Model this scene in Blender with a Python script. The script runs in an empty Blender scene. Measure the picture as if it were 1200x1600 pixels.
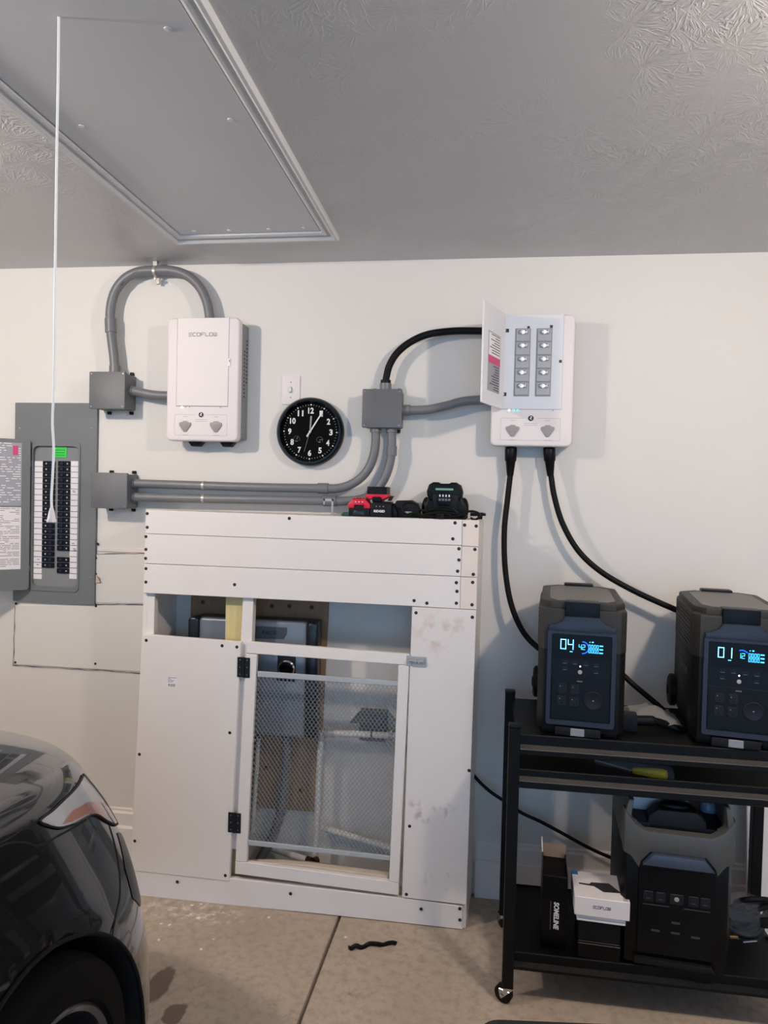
import bpy, bmesh, math, random
from mathutils import Vector, Matrix, Quaternion
random.seed(7)
PI = math.pi
SC = bpy.context.scene
COL = SC.collection
# ------------------------------------------------------------------ camera
FPX = 1110.0                                   # focal length in pixels of the 1200x1600 frame
YAW, PITCH, ROLL = math.radians(7.9755), math.radians(1.3641), math.radians(1.3908)
CAM = Vector((0.0, -2.7415, 1.5329))
_f = Vector((-math.sin(YAW)*math.cos(PITCH), math.cos(YAW)*math.cos(PITCH), -math.sin(PITCH)))
_r0 = Vector((math.cos(YAW), math.sin(YAW), 0)); _u0 = _r0.cross(_f)
_r = math.cos(ROLL)*_r0 + math.sin(ROLL)*_u0
_u = math.cos(ROLL)*_u0 - math.sin(ROLL)*_r0
cam_data = bpy.data.cameras.new('camera')
cam = bpy.data.objects.new('camera', cam_data); COL.objects.link(cam)
cam.matrix_world = Matrix(((_r.x, _u.x, -_f.x, CAM.x), (_r.y, _u.y, -_f.y, CAM.y), (_r.z, _u.z, -_f.z, CAM.z), (0, 0, 0, 1)))
cam_data.sensor_fit = 'VERTICAL'; cam_data.sensor_height = 24.0; cam_data.lens = 24.0*FPX/1600
cam_data.clip_start = 0.02
SC.camera = cam
# ------------------------------------------------------------------ world, lamps, exposure
w = bpy.data.worlds.new('dusk_sky'); SC.world = w; w.use_nodes = True
bg = w.node_tree.nodes['Background']
bg.inputs[0].default_value = (0.35, 0.62, 1.0, 1); bg.inputs[1].default_value = 2.7
def lamp(name, loc, power, col, radius):
    l = bpy.data.lights.new(name, 'POINT'); l.energy = power; l.color = col; l.shadow_soft_size = radius
    o = bpy.data.objects.new(name, l); COL.objects.link(o); o.location = loc; return o
lamp('ceiling_lamp', (-1.85, -1.65, 2.34), 70, (1.0, 0.87, 0.75), 0.05)
lamp('ceiling_lamp', (0.95, -1.70, 2.34), 56, (1.0, 0.86, 0.73), 0.05)
SC.view_settings.view_transform = 'Standard'; SC.view_settings.look = 'None'
SC.view_settings.gamma = 1.0; SC.view_settings.use_curve_mapping = False
SC.view_settings.exposure = 0.0
# ------------------------------------------------------------------ helpers
def ray(px, py): return (px-600)/FPX*_r - (py-800)/FPX*_u + _f
def W(px, py, d=0.0):                          # point of the photograph on the plane d metres in front of the back wall
    v = ray(px, py); return CAM + v*((-d-CAM.y)/v.y)
def GZ(px, py, z=0.0):                         # ... on the horizontal plane z
    v = ray(px, py); return CAM + v*((z-CAM.z)/v.z)
def srgb(r, g, b):
    f = lambda c: (c/255/12.92) if c/255 <= 0.04045 else ((c/255+0.055)/1.055)**2.4
    return (f(r), f(g), f(b), 1)
MATS = {}
def mat(name, col, rough=0.5, metal=0.0, var=0.0, scale=8.0, bump=0.0, bscale=60.0, coat=0.0, emit=0.0, alpha=1.0, trans=0.0, spec=0.5, stretch=None):
    m = bpy.data.materials.new(name); m.use_nodes = True; nt = m.node_tree; b = nt.nodes['Principled BSDF']
    c = srgb(*col)
    b.inputs['Base Color'].default_value = c; b.inputs['Roughness'].default_value = rough
    b.inputs['Metallic'].default_value = metal; b.inputs['Coat Weight'].default_value = coat
    b.inputs['Coat Roughness'].default_value = 0.03
    b.inputs['Specular IOR Level'].default_value = spec
    if trans: b.inputs['Transmission Weight'].default_value = trans
    if alpha < 1: b.inputs['Alpha'].default_value = alpha
    if emit:
        b.inputs['Emission Color'].default_value = c; b.inputs['Emission Strength'].default_value = emit
    tc = nt.nodes.new('ShaderNodeTexCoord'); src = tc.outputs['Object']
    if stretch:
        mp = nt.nodes.new('ShaderNodeMapping'); mp.inputs['Scale'].default_value = stretch
        nt.links.new(src, mp.inputs['Vector']); src = mp.outputs['Vector']
    if var or True:
        n = nt.nodes.new('ShaderNodeTexNoise'); n.inputs['Scale'].default_value = scale; n.inputs['Detail'].default_value = 5
        nt.links.new(src, n.inputs['Vector'])
        mx = nt.nodes.new('ShaderNodeMix'); mx.data_type = 'RGBA'
        v = var if var else 0.03
        mx.inputs[6].default_value = tuple(max(0, x*(1-v)) for x in c[:3])+(1,); mx.inputs[7].default_value = tuple(min(1, x*(1+v)) for x in c[:3])+(1,)
        nt.links.new(n.outputs['Fac'], mx.inputs[0]); nt.links.new(mx.outputs[2], b.inputs['Base Color'])
    if bump:
        n2 = nt.nodes.new('ShaderNodeTexNoise'); n2.inputs['Scale'].default_value = bscale; n2.inputs['Detail'].default_value = 4
        nt.links.new(src, n2.inputs['Vector'])
        bp = nt.nodes.new('ShaderNodeBump'); bp.inputs['Strength'].default_value = bump; bp.inputs['Distance'].default_value = 0.002
        nt.links.new(n2.outputs['Fac'], bp.inputs['Height']); nt.links.new(bp.outputs['Normal'], b.inputs['Normal'])
    MATS[name] = m; return m
class G:
    """collects shapes into one bmesh"""
    def __init__(s): s.b = bmesh.new()
    def _add(s, t, M=None):
        if M is not None: t.transform(M)
        me = bpy.data.meshes.new('t'); t.to_mesh(me); t.free(); s.b.from_mesh(me); bpy.data.meshes.remove(me); return s
    def box(s, x0, x1, y0, y1, z0, z1, bev=0.0, seg=2, M=None):
        t = bmesh.new(); bmesh.ops.create_cube(t, size=1)
        for v in t.verts: v.co = Vector(((x0+x1)/2+v.co.x*(x1-x0), (y0+y1)/2+v.co.y*(y1-y0), (z0+z1)/2+v.co.z*(z1-z0)))
        if bev: bmesh.ops.bevel(t, geom=t.edges[:], offset=bev, segments=seg, profile=0.6, affect='EDGES')
        return s._add(t, M)
    def prism(s, pts, axis, a, b, bev=0.0, seg=2, M=None, both=False):
        t = bmesh.new()
        def P(p, h): return {'y': (p[0], h, p[1]), 'z': (p[0], p[1], h), 'x': (h, p[0], p[1])}[axis]
        A = [t.verts.new(P(p, a)) for p in pts]; B = [t.verts.new(P(p, b)) for p in pts]
        f0 = t.faces.new(A); f1 = t.faces.new(B[::-1]); n = len(pts)
        for i in range(n): t.faces.new((A[i], B[i], B[(i+1) % n], A[(i+1) % n]))
        bmesh.ops.recalc_face_normals(t, faces=t.faces[:])
        if bev:
            es = list(f0.edges) + (list(f1.edges) if both else [])
            bmesh.ops.bevel(t, geom=es, offset=bev, segments=seg, profile=0.5, affect='EDGES')
        return s._add(t, M)
    def frame(s, outer, inner, axis, a, b, M=None):          # prism with a hole, equal point counts
        t = bmesh.new()
        def P(p, h): return {'y': (p[0], h, p[1]), 'z': (p[0], p[1], h), 'x': (h, p[0], p[1])}[axis]
        O0 = [t.verts.new(P(p, a)) for p in outer]; O1 = [t.verts.new(P(p, b)) for p in outer]
        I0 = [t.verts.new(P(p, a)) for p in inner]; I1 = [t.verts.new(P(p, b)) for p in inner]
        n = len(outer)
        for i in range(n):
            j = (i+1) % n
            t.faces.new((O0[i], O0[j], I0[j], I0[i])); t.faces.new((O1[i], I1[i], I1[j], O1[j]))
            t.faces.new((O0[i], O1[i], O1[j], O0[j])); t.faces.new((I0[i], I0[j], I1[j], I1[i]))
        bmesh.ops.recalc_face_normals(t, faces=t.faces[:]); return s._add(t, M)
    def tube(s, path, r, n=12, caps=True, flat=1.0, M=None):
        path = [Vector(p) for p in path]; t = bmesh.new(); rings = []
        rs = r if isinstance(r, (list, tuple)) else [r]*len(path)
        tg = []
        for i in range(len(path)):
            d = path[min(i+1, len(path)-1)]-path[max(i-1, 0)]; tg.append(d.normalized())
        up = Vector((0, 0, 1)) if abs(tg[0].z) < 0.9 else Vector((0, 1, 0))
        nrm = (up-tg[0]*up.dot(tg[0])).normalized()
        for i, p in enumerate(path):
            if i:
                q = tg[i-1].rotation_difference(tg[i]); nrm = q @ nrm; nrm = (nrm-tg[i]*nrm.dot(tg[i])).normalized()
            bn = tg[i].cross(nrm)
            rings.append([t.verts.new(p+rs[i]*(math.cos(2*PI*k/n)*nrm+flat*math.sin(2*PI*k/n)*bn)) for k in range(n)])
        for i in range(len(rings)-1):
            for k in range(n): t.faces.new((rings[i][k], rings[i][(k+1) % n], rings[i+1][(k+1) % n], rings[i+1][k]))
        if caps: t.faces.new(rings[0][::-1]); t.faces.new(rings[-1])
        bmesh.ops.recalc_face_normals(t, faces=t.faces[:]); return s._add(t, M)
    def cyl(s, p0, p1, r, r1=None, n=20, M=None): return s.tube([p0, p1], [r, r if r1 is None else r1], n, M=M)
    def lathe(s, prof, c, axis=(0, 0, 1), n=40, M=None):     # prof: (radius, height along axis)
        t = bmesh.new(); R = Vector((0, 0, 1)).rotation_difference(Vector(axis)).to_matrix(); c = Vector(c); rings = []
        for r, h in prof:
            if r < 1e-6: rings.append([t.verts.new(c+R @ Vector((0, 0, h)))])
            else: rings.append([t.verts.new(c+R @ Vector((r*math.cos(2*PI*k/n), r*math.sin(2*PI*k/n), h))) for k in range(n)])
        for a, b in zip(rings, rings[1:]):
            for k in range(n):
                k2 = (k+1) % n
                if len(a) == 1 and len(b) == 1: continue
                if len(a) == 1: t.faces.new((a[0], b[k2], b[k]))
                elif len(b) == 1: t.faces.new((a[k], a[k2], b[0]))
                else: t.faces.new((a[k], a[k2], b[k2], b[k]))
        bmesh.ops.recalc_face_normals(t, faces=t.faces[:]); return s._add(t, M)
    def ball(s, c, r, sc=(1, 1, 1), u=16, v=10, M=None):
        t = bmesh.new(); bmesh.ops.create_uvsphere(t, u_segments=u, v_segments=v, radius=r)
        for q in t.verts: q.co = Vector((q.co.x*sc[0]+c[0], q.co.y*sc[1]+c[1], q.co.z*sc[2]+c[2]))
        return s._add(t, M)
    def grid(s, rows, close=False, M=None):                  # rows of points
        t = bmesh.new(); R = [[t.verts.new(p) for p in r] for r in rows]
        for a, b in zip(R, R[1:]):
            m = len(a)
            for k in range(m if close else m-1): t.faces.new((a[k], a[(k+1) % m], b[(k+1) % m], b[k]))
        bmesh.ops.recalc_face_normals(t, faces=t.faces[:]); return s._add(t, M)
    def poly(s, pts, M=None):
        t = bmesh.new(); t.faces.new([t.verts.new(p) for p in pts]); return s._add(t, M)
ORG = {}
def link(name, me, parent=None):
    o = bpy.data.objects.new(name, me); COL.objects.link(o)
    if parent is not None: o.parent = parent; ORG[o.name] = ORG[parent.name]
    else: ORG[o.name] = Vector((0, 0, 0))
    return o
def obj(name, g, m, parent=None, smooth=35, label=None, local=False, M=None):
    """link g as ONE mesh object; coordinates are world ones unless local (the parent's frame)"""
    if M is not None: g.b.transform(M)
    if parent is not None and not local: g.b.transform(Matrix.Translation(-ORG[parent.name]))
    me = bpy.data.meshes.new(name); g.b.to_mesh(me); g.b.free()
    me.materials.append(MATS[m] if isinstance(m, str) else m)
    if smooth:
        for p in me.polygons: p.use_smooth = True
        me.set_sharp_from_angle(angle=math.radians(smooth))
    o = link(name, me, parent)
    if label: o['label'] = label
    return o
def tag(o, label, cat, group=None):
    o['label'] = label; o['category'] = cat
    if group: o['group'] = group
    return o
def thing(name, label, cat, loc=(0, 0, 0), rz=0.0, group=None):
    o = bpy.data.objects.new(name, None); COL.objects.link(o); o.location = loc; o.rotation_euler = (0, 0, rz)
    o.empty_display_size = 0.05; ORG[o.name] = Vector(loc)
    return tag(o, label, cat, group)
def node(name, parent):                                       # a part that only gathers sub-parts
    return link(name, None, parent)
def solo(name, g, m, label, cat, group=None, smooth=35):      # a thing that is one mesh, origin at its base
    vs = [v.co for v in g.b.verts]; c = Vector(((min(v.x for v in vs)+max(v.x for v in vs))/2, (min(v.y for v in vs)+max(v.y for v in vs))/2, min(v.z for v in vs)))
    g.b.transform(Matrix.Translation(-c)); o = obj(name, g, m, None, smooth); o.location = c; ORG[o.name] = c
    return tag(o, label, cat, group)
def struct(name, g, m, smooth=0, parent=None):
    o = obj(name, g, m, parent, smooth)
    if parent is None: o['kind'] = 'structure'
    return o
def again(o, loc, parent=None):                               # a copy of a one-mesh part, sharing its mesh
    c = o.copy(); COL.objects.link(c); c.location = loc
    if parent is not None: c.parent = parent
    ORG[c.name] = ORG[o.name]
    return c
def rrect(x0, x1, z0, z1, r, n=5):
    r = min(r, (x1-x0)/2-1e-5, (z1-z0)/2-1e-5)
    return [(cx+r*math.cos(a+PI/2*k/n), cz+r*math.sin(a+PI/2*k/n)) for cx, cz, a in ((x1-r, z1-r, 0), (x0+r, z1-r, PI/2), (x0+r, z0+r, PI), (x1-r, z0+r, 3*PI/2)) for k in range(n+1)]
def smooth_path(pts, k=6):                                    # Catmull-Rom
    P = [Vector(p) for p in pts]; P = [2*P[0]-P[1]]+P+[2*P[-1]-P[-2]]; out = []
    for i in range(1, len(P)-2):
        for j in range(k):
            t = j/k; a, b, c, d = P[i-1:i+3]
            out.append(0.5*((2*b)+(c-a)*t+(2*a-5*b+4*c-d)*t*t+(3*b-a-3*c+d)*t**3))
    out.append(P[-2]); return out
def xz(v): return (v.x, v.z)
def text_g(s, size_w, size_h, depth, M, bold=0.0, shear=0.0):   # lettering fitted into size_w x size_h, lying in local xy
    cu = bpy.data.curves.new('t', 'FONT'); cu.body = s; cu.offset = bold; cu.extrude = 0.0; cu.resolution_u = 3; cu.shear = shear
    ob = bpy.data.objects.new('t', cu); COL.objects.link(ob)
    dg = bpy.context.evaluated_depsgraph_get(); me = bpy.data.meshes.new_from_object(ob.evaluated_get(dg))
    bpy.data.objects.remove(ob); bpy.data.curves.remove(cu)
    t = bmesh.new(); t.from_mesh(me); bpy.data.meshes.remove(me)
    xs = [v.co.x for v in t.verts]; ys = [v.co.y for v in t.verts]
    cx, cy = (min(xs)+max(xs))/2, (min(ys)+max(ys))/2; sx = size_w/(max(xs)-min(xs)); sy = size_h/(max(ys)-min(ys))
    for v in t.verts: v.co = Vector(((v.co.x-cx)*sx, (v.co.y-cy)*sy, depth))
    g = G(); g._add(t, M); return g
def face_frame(c, right, up):                                 # local x,y,z -> right, up, outwards
    r = Vector(right).normalized(); u = Vector(up).normalized(); n = r.cross(u)
    return Matrix(((r.x, u.x, n.x, c[0]), (r.y, u.y, n.y, c[1]), (r.z, u.z, n.z, c[2]), (0, 0, 0, 1)))
def strokes(g, lines, th, M, dep=0.0004):                     # thin bars along 2-D polylines
    for L in lines:
        for (ax, ay), (bx, by) in zip(L, L[1:]):
            d = Vector((bx-ax, by-ay)); l = d.length
            if l < 1e-7: continue
            d /= l; nx, ny = -d.y*th/2, d.x*th/2; ax2, ay2, bx2, by2 = ax-d.x*th/2, ay-d.y*th/2, bx+d.x*th/2, by+d.y*th/2
            g.prism([(ax2+nx, ay2+ny), (ax2-nx, ay2-ny), (bx2-nx, by2-ny), (bx2+nx, by2+ny)], 'z', 0, dep, M=M)
    return g
LOGO = {'E': [[(1, 1), (.05, 1)], [(1, .5), (.05, .5)], [(1, 0), (.05, 0)]], 'C': [[(1, 1), (.2, 1), (0, .8), (0, .2), (.2, 0), (1, 0)]],
        'O': [[(.15, 1), (.85, 1), (1, .85), (1, .15), (.85, 0), (.15, 0), (0, .15), (0, .85), (.15, 1)]], 'F': [[(0, 0), (0, .8), (.2, 1), (1, 1)], [(0, .5), (.8, .5)]],
        'L': [[(0, 1), (0, .2), (.2, 0), (1, 0)]], 'W': [[(0, 1), (0, .2), (.2, 0), (.8, 0), (1, .2), (1, 1)], [(.5, 1), (.5, 0)]]}
def logo(s, wd, ht, th, M):
    g = G(); n = len(s); p = wd/n
    for i, ch in enumerate(s):
        strokes(g, [[(-wd/2+p*i+q[0]*p*.74, -ht/2+q[1]*ht) for q in L] for L in LOGO[ch]], th, M)
    return g
SEG = {'0': 'abcdef', '1': 'bc', '2': 'abged', '4': 'fgbc', '8': 'abcdefg'}
def seg7(g, ch, x, y, wd, ht, th, M):
    S = {'a': [(0, 1), (1, 1)], 'b': [(1, 1), (1, .5)], 'c': [(1, .5), (1, 0)], 'd': [(1, 0), (0, 0)], 'e': [(0, 0), (0, .5)], 'f': [(0, .5), (0, 1)], 'g': [(0, .5), (1, .5)]}
    strokes(g, [[(x+a*wd, y+b*ht) for a, b in S[k]] for k in SEG[ch]], th, M)
# ------------------------------------------------------------------ materials
mat('wall_paint', (222, 217, 210), 0.6, var=0.03, scale=2.5, bump=0.12, bscale=140)
mat('white_paint', (232, 225, 220), 0.5, var=0.03, scale=6, bump=0.08, bscale=90)
mat('patched_paint', (232, 217, 207), 0.6, var=0.06, scale=14, bump=0.1, bscale=60)
mat('raw_board', (205, 188, 170), 0.75, var=0.15, scale=18)
mat('trim_paint', (205, 207, 210), 0.4)
mat('hatch_paint', (205, 207, 211), 0.45, var=0.02, scale=3, bump=0.05, bscale=200)
mat('conduit_grey', (112, 113, 116), 0.42, var=0.05, scale=20)
mat('box_grey', (98, 99, 102), 0.5, var=0.04, scale=30, bump=0.05, bscale=400)
mat('panel_grey', (112, 115, 117), 0.45, var=0.04, scale=9)
mat('deadfront_grey', (128, 130, 131), 0.45, var=0.04, scale=9)
mat('white_plastic', (230, 222, 220), 0.55, var=0.01)
mat('cool_white_plastic', (222, 222, 226), 0.35, var=0.01)
mat('grey_plastic', (150, 146, 143), 0.5)
mat('shell_grey', (132, 135, 140), 0.5)
mat('light_grey', (170, 172, 176), 0.4)
mat('ink', (40, 38, 42), 0.6)
mat('grey_ink', (110, 106, 108), 0.6)
mat('pale_ink', (175, 170, 170), 0.6)
mat('black', (4, 4, 5), 0.4, spec=0.2)
mat('black_rubber', (9, 9, 10), 0.55, spec=0.2)
mat('gloss_black', (6, 6, 7), 0.18, spec=0.25)
mat('cart_black', (9, 9, 9), 0.34, bump=0.5, bscale=900, var=0.1, scale=300, spec=0.2)
mat('cart_lip_lit', (46, 41, 38), 0.32, bump=1.0, bscale=500, var=0.3, scale=500, spec=0.9)  # cart black made lighter and browner, lamp light on the ledges put into colour
mat('station_grey', (72, 71, 68), 0.5, bump=0.06, bscale=500)
mat('breaker_black', (14, 17, 28), 0.35, spec=0.2)
mat('toggle_black', (40, 46, 62), 0.4, spec=0.2)
mat('paper', (236, 230, 232), 0.7, var=0.03, scale=60)
mat('grey_paper', (158, 158, 166), 0.6, var=0.06, scale=70)
mat('green_label', (52, 205, 74), 0.5)
mat('pink_label', (206, 72, 120), 0.5)
mat('blue_label', (40, 110, 160), 0.5)
mat('zinc', (178, 176, 172), 0.4, metal=0.45, var=0.05, scale=60)
mat('screw_steel', (150, 150, 152), 0.35, metal=0.8)
mat('dark_screw', (28, 26, 26), 0.6)
mat('hinge_black', (38, 42, 46), 0.42, metal=0.3, var=0.06, scale=60, spec=0.2)
mat('red_plastic', (205, 22, 48), 0.4)
mat('dark_red', (120, 14, 30), 0.45)
mat('dark_green', (22, 66, 50), 0.4)
mat('pale_green', (128, 165, 142), 0.4)
mat('charcoal', (20, 20, 22), 0.5, var=0.05, scale=60, spec=0.2)
mat('lettering_white', (225, 225, 226), 0.5)
mat('mesh_metal', (146, 149, 152), 0.45, metal=0.2, var=0.05, scale=50)
mat('pvc', (222, 219, 214), 0.4)
mat('pine', (214, 196, 140), 0.6, var=0.18, scale=5, stretch=(30, 30, 1.2))
mat('plywood', (150, 118, 88), 0.65, var=0.28, scale=4, stretch=(14, 14, 1.3))
mat('knot', (86, 56, 40), 0.7, var=0.2, scale=60)
mat('silver', (118, 125, 134), 0.38, metal=0.25)
mat('silver_dark', (72, 79, 88), 0.4, metal=0.2)
mat('dark_band', (22, 26, 32), 0.35)
mat('station_shell', (50, 48, 46), 0.5, bump=0.06, bscale=500, spec=0.2)
mat('station_lower', (20, 20, 20), 0.5, bump=0.06, bscale=500, spec=0.2)
mat('station_top', (88, 84, 80), 0.42)
mat('station_frame', (44, 50, 62), 0.3, spec=0.2)
mat('station_panel', (13, 15, 20), 0.4, spec=0.2)
mat('latch_grey', (132, 134, 138), 0.45)
mat('brow_blue', (54, 61, 76), 0.4)
mat('socket', (26, 28, 34), 0.45, spec=0.2)
mat('screen_black', (3, 3, 5), 0.35, spec=0.2)
mat('lamp_silver', (200, 200, 204), 0.25, metal=0.4)
mat('screen_blue', (70, 190, 255), 0.5, emit=2.2)
mat('screen_deep_blue', (20, 100, 255), 0.5, emit=2.2)
mat('screen_white', (120, 205, 255), 0.5, emit=2.6)
mat('led_white', (225, 240, 255), 0.5, emit=6.0)
mat('glow_white', (235, 245, 255), 0.5, emit=1.6)
mat('led_cyan', (40, 235, 235), 0.5, emit=3.0)
mat('button_grey', (176, 166, 156), 0.4, metal=0.4)
mat('copper', (96, 74, 50), 0.3, metal=0.9)
mat('yellow', (232, 200, 22), 0.35)
mat('cardboard', (176, 142, 112), 0.7, var=0.08, scale=30)
mat('clear_film', (170, 172, 176), 0.15, alpha=0.14)
mat('dial_black', (5, 5, 5), 0.7, spec=0.08)
mat('dim_ink', (54, 54, 56), 0.6)
mat('arch_trim', (8, 8, 8), 0.6, spec=0.2)
mat('milky_film', (150, 147, 144), 0.3, alpha=0.75, var=0.1, scale=40)
mat('cup_blue', (150, 170, 200), 0.2, alpha=0.6)
mat('car_paint', (7, 7, 8), 0.25, coat=1.0)
mat('car_seam', (2, 2, 2), 0.7)
mat('car_trim', (9, 9, 10), 0.35)
mat('wheel_well', (6, 7, 9), 0.9)
mat('tyre', (9, 9, 9), 0.75, bump=0.2, bscale=100, spec=0.1)
mat('alloy', (110, 110, 114), 0.3, metal=0.9)
mat('chrome', (200, 200, 204), 0.15, metal=1.0)
mat('lens_clear', (198, 196, 196), 0.08, coat=1.0, alpha=0.16)
mat('amber', (158, 86, 48), 0.15, coat=1.0, var=0.25, scale=40)
mat('lens_dark', (74, 60, 60), 0.12, coat=1.0)
mat('windscreen', (16, 18, 20), 0.05, coat=1.0)
mat('bin_black', (9, 9, 9), 0.6, spec=0.3)
mat('cord_white', (254, 252, 248), 0.7)
mat('flake', (226, 220, 214), 0.8)
mat('dot_clock', (228, 228, 226), 0.6)
mat('clock_hand_grey', (150, 150, 150), 0.4, spec=0.3)
def ceiling_mat():
    m = mat('ceiling_paint', (192, 193, 196), 0.33, var=0.02, scale=2); nt = m.node_tree; b = nt.nodes['Principled BSDF']
    N = nt.nodes.new; L = nt.links.new
    geo = N('ShaderNodeNewGeometry')
    wob = N('ShaderNodeTexNoise'); wob.inputs['Scale'].default_value = 9; L(geo.outputs['Position'], wob.inputs['Vector'])
    sub = N('ShaderNodeVectorMath'); sub.operation = 'SUBTRACT'; L(wob.outputs['Color'], sub.inputs[0]); sub.inputs[1].default_value = (.5, .5, .5)
    sc = N('ShaderNodeVectorMath'); sc.operation = 'SCALE'; sc.inputs['Scale'].default_value = 0.035; L(sub.outputs[0], sc.inputs[0])
    ad = N('ShaderNodeVectorMath'); ad.operation = 'ADD'; L(geo.outputs['Position'], ad.inputs[0]); L(sc.outputs[0], ad.inputs[1])
    hs = []
    for k, (off, vs) in enumerate((((0, 0, 0), 7.5), ((3.3, 1.7, 0), 10.0))):
        mp = N('ShaderNodeMapping'); mp.inputs['Location'].default_value = off; L(ad.outputs[0], mp.inputs['Vector'])
        vo = N('ShaderNodeTexVoronoi'); vo.voronoi_dimensions = '2D'; vo.inputs['Scale'].default_value = vs; L(mp.outputs[0], vo.inputs['Vector'])
        d = N('ShaderNodeVectorMath'); d.operation = 'SUBTRACT'; L(mp.outputs[0], d.inputs[0]); L(vo.outputs['Position'], d.inputs[1])
        sp = N('ShaderNodeSeparateXYZ'); L(d.outputs[0], sp.inputs[0])
        at = N('ShaderNodeMath'); at.operation = 'ARCTAN2'; L(sp.outputs['Y'], at.inputs[0]); L(sp.outputs['X'], at.inputs[1])
        am = N('ShaderNodeMath'); am.operation = 'MULTIPLY'; am.inputs[1].default_value = 10.0; L(at.outputs[0], am.inputs[0])
        rm = N('ShaderNodeMath'); rm.operation = 'MULTIPLY'; rm.inputs[1].default_value = 3.2; L(vo.outputs['Distance'], rm.inputs[0])
        cs = N('ShaderNodeSeparateColor'); L(vo.outputs['Color'], cs.inputs[0])
        cm = N('ShaderNodeMath'); cm.operation = 'MULTIPLY'; cm.inputs[1].default_value = 40; L(cs.outputs[0], cm.inputs[0])
        cb = N('ShaderNodeCombineXYZ'); L(am.outputs[0], cb.inputs[0]); L(rm.outputs[0], cb.inputs[1]); L(cm.outputs[0], cb.inputs[2])
        nz = N('ShaderNodeTexNoise'); nz.inputs['Scale'].default_value = 1.0; nz.inputs['Detail'].default_value = 1.5; L(cb.outputs[0], nz.inputs['Vector'])
        rp = N('ShaderNodeMapRange'); rp.inputs['From Min'].default_value = .52; rp.inputs['From Max'].default_value = .66; L(nz.outputs['Fac'], rp.inputs['Value'])
        hs.append(rp)
    mx = N('ShaderNodeMath'); mx.operation = 'MAXIMUM'; L(hs[0].outputs[0], mx.inputs[0]); L(hs[1].outputs[0], mx.inputs[1])
    pm = N('ShaderNodeTexNoise'); pm.inputs['Scale'].default_value = 2.2; L(geo.outputs['Position'], pm.inputs['Vector'])
    pr = N('ShaderNodeMapRange'); pr.inputs['From Min'].default_value = .38; pr.inputs['From Max'].default_value = .60; L(pm.outputs['Fac'], pr.inputs['Value'])
    ml = N('ShaderNodeMath'); ml.operation = 'MULTIPLY'; L(mx.outputs[0], ml.inputs[0]); L(pr.outputs[0], ml.inputs[1])
    bp = N('ShaderNodeBump'); bp.inputs['Strength'].default_value = 0.42; bp.inputs['Distance'].default_value = 0.0035
    L(ml.outputs[0], bp.inputs['Height']); L(bp.outputs['Normal'], b.inputs['Normal'])
ceiling_mat()
def scuffed_mat():
    m = mat('scuffed_paint', (230, 222, 217), 0.5, bump=0.08, bscale=90); nt = m.node_tree; b = nt.nodes['Principled BSDF']
    N = nt.nodes.new; L = nt.links.new; geo = N('ShaderNodeNewGeometry'); base = b.inputs['Base Color'].links[0].from_socket
    def spot(px, py, rx, rz, ns, col, lo):
        nonlocal base
        c = W(px, py, .245); mp = N('ShaderNodeMapping'); mp.inputs['Location'].default_value = (-c.x/rx, 0, -c.z/rz); mp.inputs['Scale'].default_value = (1/rx, 0, 1/rz); L(geo.outputs['Position'], mp.inputs['Vector'])
        ln = N('ShaderNodeVectorMath'); ln.operation = 'LENGTH'; L(mp.outputs[0], ln.inputs[0])
        r = N('ShaderNodeMapRange'); r.inputs['From Min'].default_value = .5; r.inputs['From Max'].default_value = 1.0; r.inputs['To Min'].default_value = 1; r.inputs['To Max'].default_value = 0; L(ln.outputs['Value'], r.inputs['Value'])
        n = N('ShaderNodeTexNoise'); n.inputs['Scale'].default_value = ns; n.inputs['Detail'].default_value = 4; L(geo.outputs['Position'], n.inputs['Vector'])
        r2 = N('ShaderNodeMapRange'); r2.inputs['From Min'].default_value = lo; r2.inputs['From Max'].default_value = lo+.16; r2.inputs['To Max'].default_value = .6; L(n.outputs['Fac'], r2.inputs['Value'])
        k = N('ShaderNodeMath'); k.operation = 'MULTIPLY'; L(r.outputs[0], k.inputs[0]); L(r2.outputs[0], k.inputs[1])
        x = N('ShaderNodeMix'); x.data_type = 'RGBA'; L(k.outputs[0], x.inputs[0]); L(base, x.inputs[6]); x.inputs[7].default_value = srgb(*col); base = x.outputs[2]
    spot(668, 1268, .12, .05, 34, (150, 138, 136), .52)
    spot(690, 985, .12, .10, 22, (205, 180, 165), .5)
    spot(680, 1375, .11, .05, 40, (160, 150, 146), .58)
    L(base, b.inputs['Base Color'])
scuffed_mat()
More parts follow.
